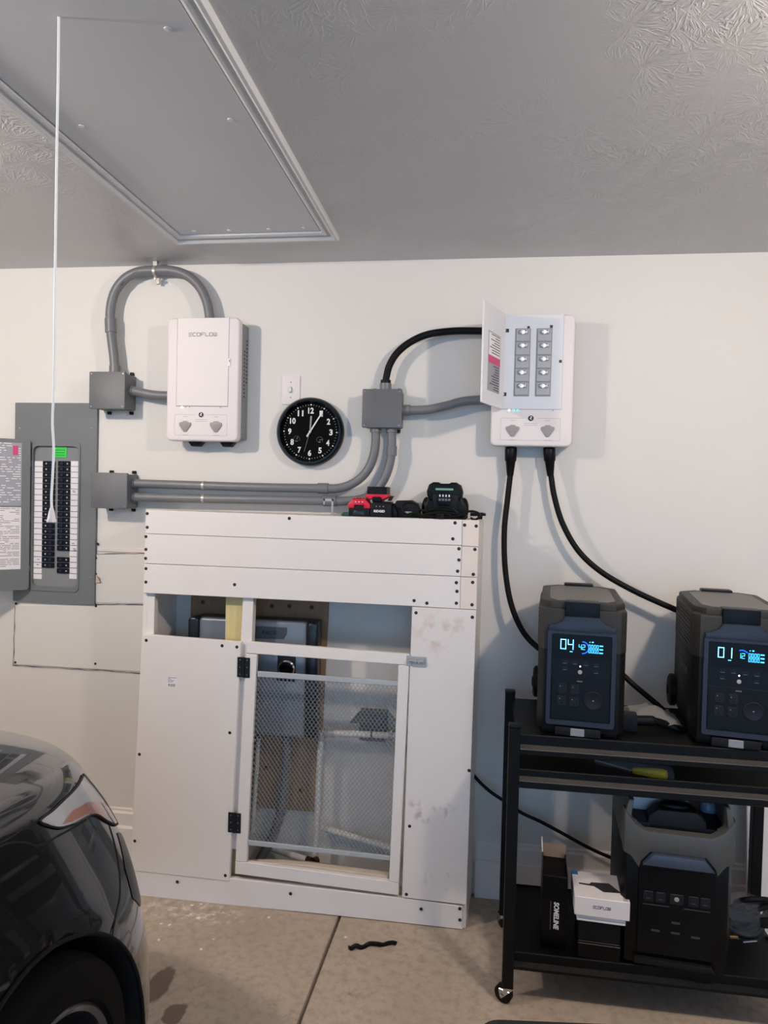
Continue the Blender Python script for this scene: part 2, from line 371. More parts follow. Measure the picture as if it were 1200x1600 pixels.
def concrete_mat():
    m = mat('concrete', (146, 132, 118), 0.72); nt = m.node_tree; b = nt.nodes['Principled BSDF']
    N = nt.nodes.new; L = nt.links.new
    geo = N('ShaderNodeNewGeometry')
    def noise(s, det=6, rough=.6):
        n = N('ShaderNodeTexNoise'); n.inputs['Scale'].default_value = s; n.inputs['Detail'].default_value = det; n.inputs['Roughness'].default_value = rough
        L(geo.outputs['Position'], n.inputs['Vector']); return n
    def mix(fac, a, bb):
        x = N('ShaderNodeMix'); x.data_type = 'RGBA'
        if isinstance(fac, float): x.inputs[0].default_value = fac
        else: L(fac, x.inputs[0])
        for i, s in ((6, a), (7, bb)):
            if isinstance(s, tuple): x.inputs[i].default_value = s
            else: L(s, x.inputs[i])
        return x.outputs[2]
    def rng(src, lo, hi, a=0.0, z=1.0):
        r = N('ShaderNodeMapRange'); r.inputs['From Min'].default_value = lo; r.inputs['From Max'].default_value = hi
        r.inputs['To Min'].default_value = a; r.inputs['To Max'].default_value = z; L(src, r.inputs['Value']); return r.outputs[0]
    c = mix(rng(noise(1.6).outputs['Fac'], .35, .65), srgb(166, 151, 135), srgb(183, 167, 150))
    c = mix(rng(noise(34, 3).outputs['Fac'], .45, .75), c, srgb(152, 136, 121))
    c = mix(rng(noise(9, 6, .7).outputs['Fac'], .62, .75), c, srgb(126, 112, 100))
    # dried damp mark beside the car and chalky paint dust along the enclosure: marks with a shape of their own
    def mark(x, y, rx, ry, soft, nscale):
        mp = N('ShaderNodeMapping'); mp.vector_type = 'POINT'; mp.inputs['Location'].default_value = (-x/rx, -y/ry, 0); mp.inputs['Scale'].default_value = (1/rx, 1/ry, 0)
        L(geo.outputs['Position'], mp.inputs['Vector'])
        ln = N('ShaderNodeVectorMath'); ln.operation = 'LENGTH'; L(mp.outputs[0], ln.inputs[0])
        a = N('ShaderNodeMath'); a.operation = 'ADD'; L(ln.outputs['Value'], a.inputs[0]); L(rng(noise(nscale).outputs['Fac'], 0, 1, -.6, .6), a.inputs[1])
        return rng(a.outputs[0], 1-soft, 1+soft, 1, 0)
    p = GZ(248, 1538); q = GZ(272, 1585)
    c = mix(mark(p.x, p.y, .036, .085, .08, 16), c, srgb(108, 94, 82))
    c = mix(mark(q.x, q.y, .032, .05, .08, 16), c, srgb(112, 98, 86))
    d = GZ(300, 1425)
    t = N('ShaderNodeMath'); t.operation = 'MULTIPLY'; L(mark(d.x, d.y, .2, .06, .4, 20), t.inputs[0]); L(rng(noise(26, 5, .7).outputs['Fac'], .5, .62), t.inputs[1])
    c = mix(t.outputs[0], c, srgb(206, 196, 188))
    L(c, b.inputs['Base Color'])
    bp = N('ShaderNodeBump'); bp.inputs['Strength'].default_value = 0.25; bp.inputs['Distance'].default_value = 0.003
    L(noise(45).outputs['Fac'], bp.inputs['Height']); L(bp.outputs['Normal'], b.inputs['Normal'])
concrete_mat()
# ------------------------------------------------------------------ the setting
CEIL = 2.44
XL, XR, YB = -3.4, 2.6, -6.6
struct('wall_back', G().box(XL, XR, 0, 0.12, -0.05, CEIL+0.1), 'wall_paint')
wall = bpy.data.objects['wall_back']
struct('wall_left', G().box(XL-0.12, XL, YB, 0.12, -0.05, CEIL+0.1), 'wall_paint')
struct('wall_right', G().box(XR, XR+0.12, YB, 0.12, -0.05, CEIL+0.1), 'wall_paint')
struct('ceiling', G().box(XL, XR, YB, 0, CEIL, CEIL+0.12), 'ceiling_paint')
floor = struct('floor', G().box(XL, XR, YB, 0, -0.12, -0.022), 'concrete')
ja, jb = GZ(529, 1436), GZ(466, 1600)          # the saw-cut joint between the two slabs
def jx(y): return ja.x+(jb.x-ja.x)*(y-ja.y)/(jb.y-ja.y)
obj('slab', G().prism([(XL, 0), (jx(0)-.005, 0), (jx(-2.2)-.005, -2.2), (XL, -2.2)], 'z', 0, -0.024, bev=0.004), 'concrete', floor, 0)
obj('slab', G().prism([(jx(0)+.005, 0), (XR, 0), (XR, -2.2), (jx(-2.2)+.005, -2.2)], 'z', 0, -0.024, bev=0.004), 'concrete', floor, 0)
obj('slab', G().prism([(XL, -2.21), (XR, -2.21), (XR, YB), (XL, YB)], 'z', 0, -0.024, bev=0.004), 'concrete', floor, 0)
# baseboard right of the enclosure
bz1, bz0 = W(765, 1317, .02).z, W(765, 1346, .02).z
struct('baseboard_back', G().prism([(0, 0), (-.026, 0), (-.026, bz0-.004), (-.022, bz0), (-.014, bz0+.002), (-.014, bz1-.02), (-.008, bz1-.012), (-.008, bz1-.004), (0, bz1)], 'x', 0.005, XR), 'white_paint')
struct('baseboard_left', G().prism([(0, 0), (-.026, 0), (-.026, bz0-.004), (-.022, bz0), (-.014, bz0+.002), (-.014, bz1-.02), (-.008, bz1-.012), (-.008, bz1-.004), (0, bz1)], 'x', XL, -1.27), 'white_paint')
# drywall patches (each its own sheet, a hair proud of the wall, torn paper edges)
def sheet(pts, m='wall_paint', th=.004):
    return obj('drywall_patch', G().prism([xz(W(x, y, th)) for x, y in pts], 'y', -th, 0.002, bev=.0012, seg=1), m, wall, 0)
sheet([(24, 946), (226, 946), (224, 1050), (160, 1046), (120, 1044), (70, 1041), (22, 1038)])
sheet([(152, 857), (228, 857), (228, 864), (188, 863), (152, 861)], 'patched_paint', .005)
sheet([(150, 866), (228, 866), (227, 943), (149, 942)])
sheet([(215, 1262), (222, 1264), (216, 1296), (204, 1296), (206, 1264)], 'raw_board', .005)
obj('torn_paper', G().poly([W(150, 897, .006), W(153, 901, .02), W(156.5, 910, .012), W(148, 911, .006)]), 'raw_board', wall, 0)
seam = G()
for a, b in (((22, 1040), (150, 1047)), ((150, 1047), (224, 1052)), ((23, 948), (21, 1040)), ((149, 944), (226, 945)), ((152, 866), (228, 865)), ((150, 800), (149, 925))):
    n = 9; pth = [W(a[0]+(b[0]-a[0])*i/n+random.uniform(-.7, .7), a[1]+(b[1]-a[1])*i/n+random.uniform(-.7, .7), .0045) for i in range(n+1)]
    seam.tube(pth, [random.uniform(.0006, .0018) for _ in pth], 5)
obj('torn_paper_edge', seam, 'ink', wall)
scr = G().lathe([(0, 0), (.0052, .0), (.0052, .0012), (0, .0022)], (0, 0, 0), (0, -1, 0), 10)
first = obj('screw', scr, 'dark_screw', wall, 40, local=True)
first.location = W(25, 943, .004)
for p in ((150, 947), (24, 1035), (149, 1037), (153, 850), (150, 872), (150, 897)): again(first, W(*p, .004))
# ------------------------------------------------------------------ attic hatch in the ceiling
hx0, hx1, ox0, ox1, hy, oy = -1.092, -0.577, -1.136, -0.530, -0.328, -0.264
hyb, oyb = -1.72, -1.785
hat = thing('attic_hatch', 'pale grey attic ladder hatch with moulded casing set in the ceiling', 'hatch', ((hx0+hx1)/2, -1.02, CEIL))
obj('hatch_panel', G().box(hx0+.004, hx1-.006, hyb+.004, hy-.004, CEIL-.004, CEIL-.0005, .001, 1), 'hatch_paint', hat, 0)
def casing(p_in0, p_in1, p_out0, p_out1):
    rows = []
    for t, h in ((0, 0), (0, .009), (.16, .012), (.30, .012), (.36, .007), (.5, .007), (.58, .012), (.74, .018), (.92, .018), (1, .012), (1, 0)):
        rows.append([Vector((p_in0[0]+(p_out0[0]-p_in0[0])*t, p_in0[1]+(p_out0[1]-p_in0[1])*t, CEIL-h)), Vector((p_in1[0]+(p_out1[0]-p_in1[0])*t, p_in1[1]+(p_out1[1]-p_in1[1])*t, CEIL-h))])
    return G().grid(rows)
corn = [((hx0, hy), (ox0, oy)), ((hx1, hy), (ox1, oy)), ((hx1, hyb), (ox1, oyb)), ((hx0, hyb), (ox0, oyb))]
for i in range(4):
    a, b = corn[i], corn[(i+1) % 4]
    obj('casing', casing(a[0], b[0], a[1], b[1]), 'trim_paint', hat, 0)
obj('gap_shade_strip', G().box(hx1-.006, hx1, hyb, hy, CEIL-.0006, CEIL+.001), 'black_rubber', hat, 0)  # dark strip standing in for the shaded gap along the panel edge
cap = None
for p in ((262, 45), (360, 187), (127, 197), (303, 361), (358, 360), (420, 358), (475, 356)):
    c = GZ(*p, CEIL-.004)
    if cap is None:
        cap = obj('screw_cap', G().lathe([(.0075, 0), (.007, -.002), (0, -.003)], (0, 0, 0), n=14), 'white_paint', hat, 40, local=True); cap.location = c-ORG[hat.name]
    else: again(cap, c-ORG[hat.name])
ct = GZ(92, 27, CEIL-.004)
pc = thing('pull_cord', 'white pull cord with bell handle hanging from the attic hatch', 'cord', (ct.x, ct.y, 1.46))
dy = -ct.y
path = [W(x, y, dy) for x, y in ((92, 30), (91, 120), (89, 230), (87.5, 340), (86, 450), (85, 560), (83.5, 620), (82, 660), (84, 700), (82.5, 740), (80.5, 775), (81, 796))]
path[0] = Vector((ct.x, ct.y, CEIL-.004))
obj('cord', G().tube(smooth_path(path, 4), .0024, 8), 'cord_white', pc)
hb = W(80.5, 816, dy)
obj('handle', G().lathe([(0, 0), (.0088, 0), (.0092, .003), (.0075, .008), (.0055, .02), (.003, .029), (0, .031)], hb, n=24), 'white_plastic', pc)
# ------------------------------------------------------------------ breaker panel
BP = thing('breaker_panel', 'grey electrical breaker panel on the wall at left, its door open', 'panel', W(86, 942, 0))
x0, x1, z1, z0 = W(23, 700, .014).x, W(149.3, 800, .014).x, W(86, 629.5, .014).z, W(86, 942, .014).z
ix0, ix1, iz1, iz0 = W(51.5, 800, .014).x, W(122, 800, .014).x, W(86, 697, .014).z, W(86, 917, .014).z
def corner_pts(x0, x1, z0, z1, r=.0): return rrect(x0, x1, z0, z1, max(r, 1e-4), 4)
obj('cover_plate', G().frame(corner_pts(x0, x1, z0, z1, .004), corner_pts(ix0, ix1, iz0, iz1, .022), 'y', -.014, 0), 'panel_grey', BP, 30)
obj('raised_rim', G().frame(corner_pts(ix0-.012, ix1+.008, iz0-.018, iz1+.018, .02), corner_pts(ix0, ix1, iz0, iz1, .022), 'y', -.018, -.013), 'panel_grey', BP, 30)
obj('deadfront', G().box(ix0-.004, ix1+.004, -.0035, -.0015, iz0-.004, iz1+.004), 'deadfront_grey', BP, 0)
def pcol(px0, px1, y, h): # a rectangle on the dead front
    a, b = W(px0, y+.35, .008), W(px1, y+h-.35, .008); return a.x, b.x, b.z, a.z
PT = 8.82
brk = lab = None
for side, (ba, bb, la, lb, rows) in enumerate(((67.2, 86.2, 53.6, 66.4, list(range(19))), (91.0, 110, 109.8, 122, list(range(16))+[17, 18, 19]))):
    for k in range(21):
        yy = 720+PT*k; sk = -.012*(yy-720)*1.0
        r = pcol(la+sk, lb+sk, yy, PT)
        g = G().box(r[0], r[1], -.0052, -.0034, r[2], r[3])
        obj('circuit_label', g, 'paper', BP, 0)
        if k in rows:
            r = pcol(ba+sk, bb+sk, yy, PT)
            b_ = obj('breaker', G().box(r[0], r[1], -.0105, -.0034, r[2], r[3], .0012, 1), 'breaker_black', BP, 0)
            w_ = r[1]-r[0]; m_ = r[0]+w_*(.62 if side == 0 else .24)
            obj('toggle', G().box(m_, m_+w_*.22, -.0155, -.010, r[2]+.005, r[3]-.005, .001, 1), 'toggle_black', b_, 0)
            n_ = r[0]+w_*(.3 if side == 0 else .78)
            obj('rating_mark', G().box(n_-.003, n_+.003, -.0108, -.010, r[2]+.007, r[3]-.007), 'pale_ink', b_, 0)
for (px, py) in ((115, 767), (116, 769), (114, 849), (116, 857.5), (115, 852), (117, 860), (60, 874), (59, 882)):
    a = W(px, py, .0054); obj('handwriting', G().box(a.x-.006, a.x+.006, -.0056, -.0052, a.z-.0012, a.z+.0012), 'ink', BP, 0)
a, b = W(82, 698, .006), W(104, 715, .006)
gl = obj('sticker', G().box(a.x, b.x, -.006, -.0034, b.z, a.z), 'green_label', BP, 0, label='bright green sticker')
for t in (.3, .55, .78): obj('print_line', G().box(a.x+.008, b.x-.008, -.0063, -.006, a.z+(b.z-a.z)*t-.001, a.z+(b.z-a.z)*t+.0012), 'dark_green', gl, 0)
s_ = obj('screw', G().lathe([(0, 0), (.004, 0), (.004, .001), (0, .003)], (0, 0, 0), (0, -1, 0), 12), 'screw_steel', BP, local=True)
s_.location = W(30.5, 669, .014)-ORG[BP.name]
for p in ((143, 669.5), (141.5, 903), (83, 918)): again(s_, W(*p, .0142)-ORG[BP.name])
# the panel's door, swung out to the left
hg = W(45.5, 800, .02); zt, zb = W(44, 687.5, .02).z, W(43, 920.5, .02).z
ang = math.radians(180+43)
Rz = Matrix.Translation((hg.x, -.02, 0)) @ Matrix.Rotation(ang, 4, 'Z')
DW = .275
dr = obj('door', G().prism(rrect(0, DW, zb, zt, .012), 'y', -.004, .014, bev=.004, M=Rz), 'panel_grey', BP, 30)
def door_sheet(u0, u1, t0, t1, m):     # on the inner face (local -y is outside after the swing)
    zz0, zz1 = zt+(zb-zt)*t1, zt+(zb-zt)*t0
    return G().box(u0, u1, .0145, .0152, zz0, zz1, M=Rz), (u0, u1, zz0, zz1)
g, r = door_sheet(.032, .235, .025, .44, 0); d1 = obj('wiring_diagram', g, 'grey_paper', dr, 0)
g, r2 = door_sheet(.032, .235, .45, .86, 0); d2 = obj('instruction_sheet', g, 'paper', dr, 0)
prn = G(); prn2 = G()
for i in range(34):
    z = r2[3]-.006-(r2[3]-r2[2]-.012)*i/34; u = .038
    while u < .225:
        l = random.uniform(.008, .045)
        if random.random() < .72: prn.box(u, min(u+l, .228), .0152, .0154, z-.0011, z+.0011, M=Rz)
        u += l+.004
obj('print_line', prn, 'grey_ink', dr, 0)
for i in range(26):
    z = r[3]-.004-(r[3]-r[2]-.01)*i/26; u = .036
    while u < .22:
        l = random.uniform(.004, .03)
        if random.random() < .5: prn2.box(u, min(u+l, .228), .0152, .0154, z-.0016, z+.0016, M=Rz)
        u += l+.008
obj('diagram_print', prn2, 'paper', dr, 0)
obj('red_emblem', G().box(.045, .065, .0153, .0156, r[3]-.05, r[3]-.012, M=Rz), 'pink_label', dr, 0)
for t in (.16, .52, .86):
    z = zt+(zb-zt)*t; obj('hinge', G().cyl((hg.x+.001, -.018, z-.012), (hg.x+.001, -.018, z+.012), .005, n=10), 'panel_grey', dr)
# ------------------------------------------------------------------ transfer panels
PWD, PHT, PD = .293, .477, .10
def socket_shape(cx, cz, s):
    P = [(-.32, .5), (.32, .5), (.42, .38), (.95, .26), (1, .05), (.9, -.2), (.22, -1.0), (-.22, -1.0), (-.9, -.2), (-1, .05), (-.95, .26), (-.42, .38)]
    return [(cx+p[0]*s, cz+p[1]*s*1.15) for p in P]
def transfer_panel(x0, z0, label, opened):
    T = thing('transfer_panel', label, 'panel', (x0+PWD/2, 0, z0))
    U = lambda u: x0+PWD*u
    V = lambda v: z0+PHT*(1-v)
    yf = -PD
    obj('rear_case', G().box(x0+.02, x0+PWD+.004, -.068, 0, z0+.012, z0+PHT-.016, .006), 'shell_grey', T)
    obj('front_shell', G().prism(rrect(x0, x0+PWD, z0, z0+PHT, .02, 6), 'y', yf, -.066, bev=.008, seg=3), 'white_plastic', T)
    vt = G()
    for k in range(16):
        for j, (a, b) in enumerate(((-.03, -.018), (-.056, -.044))):
            if (j == 0 and k < 12) or (j == 1 and k > 2):
                zz = z0+PHT*.84-k*PHT*.031; vt.box(x0+PWD+.0035, x0+PWD+.0046, a, b, zz-.003, zz+.003)
    obj('vent_slots', vt, 'black', T, 0)
    if not opened:
        obj('door', G().prism(rrect(U(.142), U(.857), V(.716), V(.003), .003), 'y', yf-.0014, yf+.004, bev=.001, seg=1), 'white_plastic', T, 0)
        ln = G(); t = .0009
        for a, b, c, d in ((.139, .142, .003, .718), (.857, .860, .003, .718)): ln.box(U(a), U(b), yf-.0006, yf+.001, V(d), V(c))
        ln.box(U(.139), U(.86), yf-.0006, yf+.001, V(.7205), V(.7165))
        obj('door_gap', ln, 'grey_ink', T, 0)
        obj('lettering', logo('ECOFLOW', PWD*.405, .0125, .0019, face_frame((U(.503), yf-.0016, V(.137)), (1, 0, 0), (0, 0, 1))), 'grey_ink', T, 0)
        k = obj('latch', G().box(U(.845), U(.885), yf-.004, yf, V(.395), V(.33), .001, 1), 'cool_white_plastic', T, 0)
        obj('latch_slot', G().box(U(.866), U(.878), yf-.0046, yf-.004, V(.36), V(.345)), 'grey_ink', k, 0)
        obj('foot', G().prism([(x0+.075, z0), (x0+.135, z0), (x0+.12, z0-.018), (x0+.088, z0-.018)], 'y', -.06, -.03, bev=.002), 'charcoal', T)
        obj('foot', G().prism([(x0+.205, z0), (x0+.265, z0), (x0+.25, z0-.018), (x0+.218, z0-.018)], 'y', -.06, -.03, bev=.002), 'charcoal', T)
    else:
        obj('inner_plate', G().prism(rrect(U(.142), U(.857), V(.716), V(.003), .003), 'y', yf-.0006, yf+.004), 'cool_white_plastic', T, 0)
        ln = G()
        for a, b, c, d in ((.139, .142, .003, .718), (.857, .860, .003, .718)): ln.box(U(a), U(b), yf-.001, yf+.001, V(d), V(c))
        ln.box(U(.139), U(.86), yf-.001, yf+.001, V(.7205), V(.7165))
        obj('plate_edge', ln, 'pale_ink', T, 0)
        for u0, u1 in ((.272, .462), (.533, .723)):
            obj('breaker_frame', G().box(U(u0), U(u1), yf-.003, yf, V(.620), V(.105), .001, 1), 'grey_plastic', T, 0)
            for k in range(5):
                v0 = .111+k*.1018
                b = obj('breaker', G().box(U(u0+.012), U(u1-.012), yf-.006, yf-.002, V(v0+.0925), V(v0), .0012, 1), 'light_grey', T, 0)
                obj('toggle_slot', G().prism(rrect(U(u0+.03), U(u1-.03), V(v0+.042), V(v0+.008), .006), 'y', yf-.0066, yf-.0055), 'shell_grey', b, 0)
                obj('toggle', G().prism([(U(u0+.05), V(v0+.025)), (U(u0+.085), V(v0+.006)), (U(u0+.11), V(v0+.018)), (U(u1-.06), V(v0+.018)), (U(u1-.045), V(v0+.008)), (U(u1-.04), V(v0+.034)), (U(u0+.11), V(v0+.034)), (U(u0+.085), V(v0+.045))], 'y', yf-.012, yf-.006, bev=.001, seg=1), 'lettering_white', b, 0)
                obj('toggle_spot', G().box(U(u0+.088), U(u0+.112), yf-.0128, yf-.0118, V(v0+.036), V(v0+.016), .001, 1), 'glow_white', b, 0)  # small emissive white chip on each toggle
        for u, v, s in ((.172, .12, .0065), (.162, .605, .0065), (.432, .097, .0045), (.708, .092, .005), (.83, .355, .005)):
            obj('clip_hole', G().box(U(u)-s, U(u)+s, yf-.0016, yf, V(v)-s, V(v)+s), 'ink', T, 0)
        # door standing open, hinged on the left
        A = Matrix.Translation((U(.132), yf-.004, 0)) @ Matrix.Rotation(math.radians(-111), 4, 'Z')
        wd = PWD*.715
        D = obj('door', G().prism(rrect(0, wd, V(.722), V(-.004), .004), 'y', -.003, .004, bev=.001, seg=1, M=A), 'cool_white_plastic', T, 0)
        lx0, lx1, lz0, lz1 = wd*.22, wd*.78, V(.62), V(.19)
        S = obj('door_label', G().box(lx0, lx1, .0042, .0048, lz0, lz1, M=A), 'grey_paper', D, 0)
        obj('label_text', G().box(lx0+.004, lx1-.004, .0048, .005, lz1-.088, lz1-.004, M=A), 'paper', D, 0)
        obj('label_band', G().box(lx0, lx1, .005, .0054, lz1-.108, lz1-.082, M=A), 'pink_label', D, 0)
        pr = G()
        for i in range(22):
            z = lz1-.008-i*.009
            if .076 < lz1-z < .112: continue
            pr.box(lx0+.008, lx0+random.uniform(.05, .105), .005, .0053, z-.0014, z+.0014, M=A)
        obj('label_print', pr, 'ink', D, 0)
        for v in (.12, .605): obj('hinge_arm', G().box(U(.115), U(.155), yf-.006, yf-.001, V(v)-.005, V(v)+.005, .001, 1), 'white_plastic', T, 0)
    # lower strip
    c = (U(.492), yf-.001, V(.787))
    e = obj('emblem', G().lathe([(0, 0), (PWD*.034, 0), (PWD*.034, .0008), (0, .001)], c, (0, -1, 0), 24), 'ink', T)
    M = face_frame((c[0], yf-.0022, c[2]), (1, 0, 0), (0, 0, 1))
    obj('emblem_flash', G().prism([(-.001, .008), (.004, .005), (.001, -.001), (.004, -.006), (-.005, -.002), (-.002, .001)], 'z', 0, .0004, M=M), 'lettering_white', e, 0)
    ln = G(); 
    for a, b, v, d in ((.123, .41, .786, .787), (.57, .85, .786, .787), (.123, .85, .955, .956)): ln.box(U(a), U(b), yf-.0004, yf+.001, V(d)-.0003, V(v)+.0003)
    for a in (.123, .849): ln.box(U(a), U(a)+.0008, yf-.0004, yf+.001, V(.956), V(.786))
    obj('outline', ln, 'pale_ink', T, 0)
    ln = G()
    for a, b, v in ((.41, .575, .826), (.41, .575, .840), (.245, .30, .803), (.67, .725, .803), (.23, .32, .953), (.66, .75, .953)): ln.box(U(a), U(b), yf-.0006, yf+.001, V(v)-.0007, V(v)+.0007)
    obj('small_print', ln, 'pale_ink', T, 0)
    for u in (.272, .70):
        obj('socket_cover', G().prism(socket_shape(U(u), V(.868), PWD*.083), 'y', yf-.005, yf+.001, bev=.0015), 'grey_plastic', T, 40)
    for i, u in enumerate((.222, .276, .328, .757)):
        lit = 'led_white' if i == 0 else ('led_cyan' if opened and i < 3 else 'ink')
        s = .0036 if lit != 'ink' else .0018
        obj('indicator_light', G().lathe([(0, 0), (s, 0), (s*.7, .0012), (0, .0016)], (U(u), yf-.0003, V(.727)), (0, -1, 0), 12), lit, T)
    return T, U, V
TL, UL, VL = transfer_panel(-1.2405, 1.726, 'closed white transfer panel with grey lettering, left of the clock', False)
TR, UR, VR = transfer_panel(0.0170, 1.7235, 'white transfer panel with its door open and ten breakers showing', True)
# ------------------------------------------------------------------ junction boxes
def junction_box(p0, p1, d, label, hubs=()):
    a, b = W(*p0, d), W(*p1, d); x0, x1, z1, z0 = a.x, b.x, a.z, b.z
    J = thing('junction_box', label, 'box', ((x0+x1)/2, 0, z0), group=None)
    obj('body', G().box(x0+.004, x1-.003, -d+.008, 0, z0+.004, z1-.004, .006), 'box_grey', J)
    obj('lid', G().prism(rrect(x0, x1, z0, z1, .005), 'y', -d, -d+.012, bev=.002), 'box_grey', J)
    s = None
    for sx in (x0+.009, x1-.009):
        for sz in (z0+.009, z1-.009):
            q = Vector((sx, -d, sz))-ORG[J.name]
            if s is None: s = obj('screw', G().lathe([(0, 0), (.0032, 0), (.003, .0012), (0, .0016)], (0, 0, 0), (0, -1, 0), 10), 'screw_steel', J, local=True); s.location = q
            else: again(s, q)
    for sx in (x0+.035, x1-.02):
        for sz, k in ((z0, -1), (z1, 1)):
            obj('mounting_tab', G().prism([(sx-.008, sz), (sx+.008, sz), (sx+.006, sz+k*.012), (sx-.006, sz+k*.012)], 'y', -.012, 0, bev=.001), 'charcoal', J)
    for c, ax, r in hubs:
        c = Vector(c); ax = Vector(ax); obj('hub', G().cyl(c-ax*.012, c+ax*.016, r, n=24), 'conduit_grey', J)
    return J
CD = .05
h1, h2 = W(179.5, 578, CD), W(203, 611, CD)
junction_box((139.5, 580.5), (194.5, 639), .10, 'square grey junction box beside the top corner of the breaker panel', ((h1, (0, 0, 1), .022), (h2, (1, 0, 0), .022)))
h3, h4 = W(206, 755.3, CD), W(206, 776.6, CD)
junction_box((142.4, 738), (198, 795.5), .10, 'square grey junction box over the breaker panel edge, feeding two long conduits', ((h3, (1, 0, 0), .0215), (h4, (1, 0, 0), .0215)))
h5, h6, h7, h8 = W(602.5, 606, CD), W(627, 641, CD), W(587, 669, CD), W(612, 669, CD)
junction_box((566.4, 607.6), (627, 668.6), .085, 'square grey junction box right of the clock with conduits below it', ((h5, (0, 0, 1), .0225), (h6, (1, 0, 0), .0205), (h7, (0, 0, -1), .0215), (h8, (0, 0, -1), .0215)))
# ------------------------------------------------------------------ conduits
def conduit(name, pts, r, label, cat, m='conduit_grey', d=CD, couplings=(), k=6, ends=None):
    P = [W(x, y, d if not callable(d) else d(i)) for i, (x, y) in enumerate(pts)]
    T = thing(name, label, cat, P[0])
    obj('pipe' if m == 'conduit_grey' else 'sheath', G().tube(smooth_path(P, k), r, 20), m, T)
    for a, b in couplings: obj('coupling', G().tube([W(*a, d), W(*b, d)], r*1.2, 20), m, T)
    return T
C1 = conduit('conduit', [(179.5, 580), (178.3, 560), (175.2, 535), (172.8, 512), (172.3, 490), (175, 470), (183, 450), (198, 433.5), (218, 424.5), (242, 422.8), (268, 423), (291, 430), (310, 446), (322, 468), (327, 490), (327.5, 500)], .0188,
        'arched grey conduit rising to the ceiling above the closed white panel', 'conduit', couplings=[((172.6, 498), (173.3, 519.5))])
st = W(243, 424, CD)
cl = obj('strap', G().tube([st+Vector((-.0055, 0, 0)), st+Vector((.0055, 0, 0))], .0212, 20), 'zinc', C1)
obj('strap_tab', G().box(st.x-.008, st.x+.008, -.03, -.02, st.z-.045, st.z-.018, .002, 1), 'zinc', cl, 0)
obj('bolt', G().lathe([(0, 0), (.0065, 0), (.006, .005), (0, .006)], (st.x+.003, -.058, st.z-.031), (0, -1, 0), 6), 'zinc', cl)
obj('ceiling_tab', G().box(st.x-.010, st.x+.008, -.055, -.035, st.z+.018, CEIL, .001, 1), 'zinc', cl, 0)
pm = G()
for a, b in (((188.5, 446), (193.5, 440)), ((207, 427), (216, 423.5)), ((220, 422.3), (226, 421)), ((230, 420.5), (233, 420.2)), ((169.5, 497), (169, 490)), ((169, 483), (169.6, 477)), ((170.8, 471), (173, 463))):
    pm.tube([W(*a, CD+.0172), W(*b, CD+.0172)], .0014, 6)
obj('printed_mark', pm, 'ink', C1)
conduit('conduit', [(204, 611), (216, 612.5), (232, 616), (248, 618), (264, 618.5)], .0182, 'short grey conduit from junction box into the side of the closed white panel', 'conduit')
C3 = conduit('conduit', [(208, 755.3), (300, 758.2), (400, 761.3), (500, 763), (527, 763), (548, 757), (566, 744.5), (578, 728), (584.5, 709), (587, 690), (587, 671)], .0172, 'upper of two long grey wall conduits, bending up left of its mate', 'conduit', couplings=[((497, 763), (513, 763.2))])
C4 = conduit('conduit', [(208, 776.6), (300, 778.8), (400, 780.5), (500, 782.5), (545, 782.5), (572, 777.5), (589, 765), (601.5, 746), (609, 724), (612, 700), (612, 671)], .0172, 'lower of two long grey wall conduits, resting just over the white enclosure', 'conduit', couplings=[((505.5, 782.6), (526, 782.7)), ((611.6, 712), (612.2, 697))])
for T, p in ((C3, (318.5, 758.8)), (C4, (318.5, 779.2))):
    q = W(*p, CD); c_ = obj('strap', G().tube([q+Vector((-.005, 0, 0)), q+Vector((.005, 0, 0))], .0192, 20), 'zinc', T)
    obj('strap_screw', G().lathe([(0, 0), (.004, 0), (.003, .003), (0, .003)], (q.x, -CD-.018, q.z-.006), (0, -1, 0), 8), 'zinc', c_)
q = W(515, 784, CD)
c_ = obj('strap', G().box(q.x-.02, q.x+.02, -CD-.022, -CD-.0195, q.z+.002, q.z+.012, .001, 1).box(q.x+.012, q.x+.02, -CD-.022, -CD-.0195, q.z-.05, q.z+.012, .001, 1).box(q.x-.02, q.x-.013, -CD-.022, -CD-.0195, q.z-.012, q.z+.012, .001, 1).box(q.x+.004, q.x+.03, -CD-.022, -CD+.02, q.z-.0515, q.z-.049, .0008, 1), 'zinc', C4, 0)
C5 = conduit('cable', [(602.5, 600), (604, 588), (609, 570), (621, 551), (642, 534), (669, 522.5), (705, 517.5), (740, 517), (776, 518)], .0135, 'thick black flexible cable arching from junction box to the open panel', 'cable', m='black_rubber')
obj('gland', G().tube([W(602.4, 606, CD), W(602.8, 594, CD)], .0195, 18), 'charcoal', C5)
conduit('conduit', [(634, 641), (650, 641), (672, 639.5), (698, 634), (728, 626.5), (776, 624)], .0172, 'grey conduit running from junction box behind the open panel door', 'conduit', couplings=[((630, 641), (640.5, 641))])
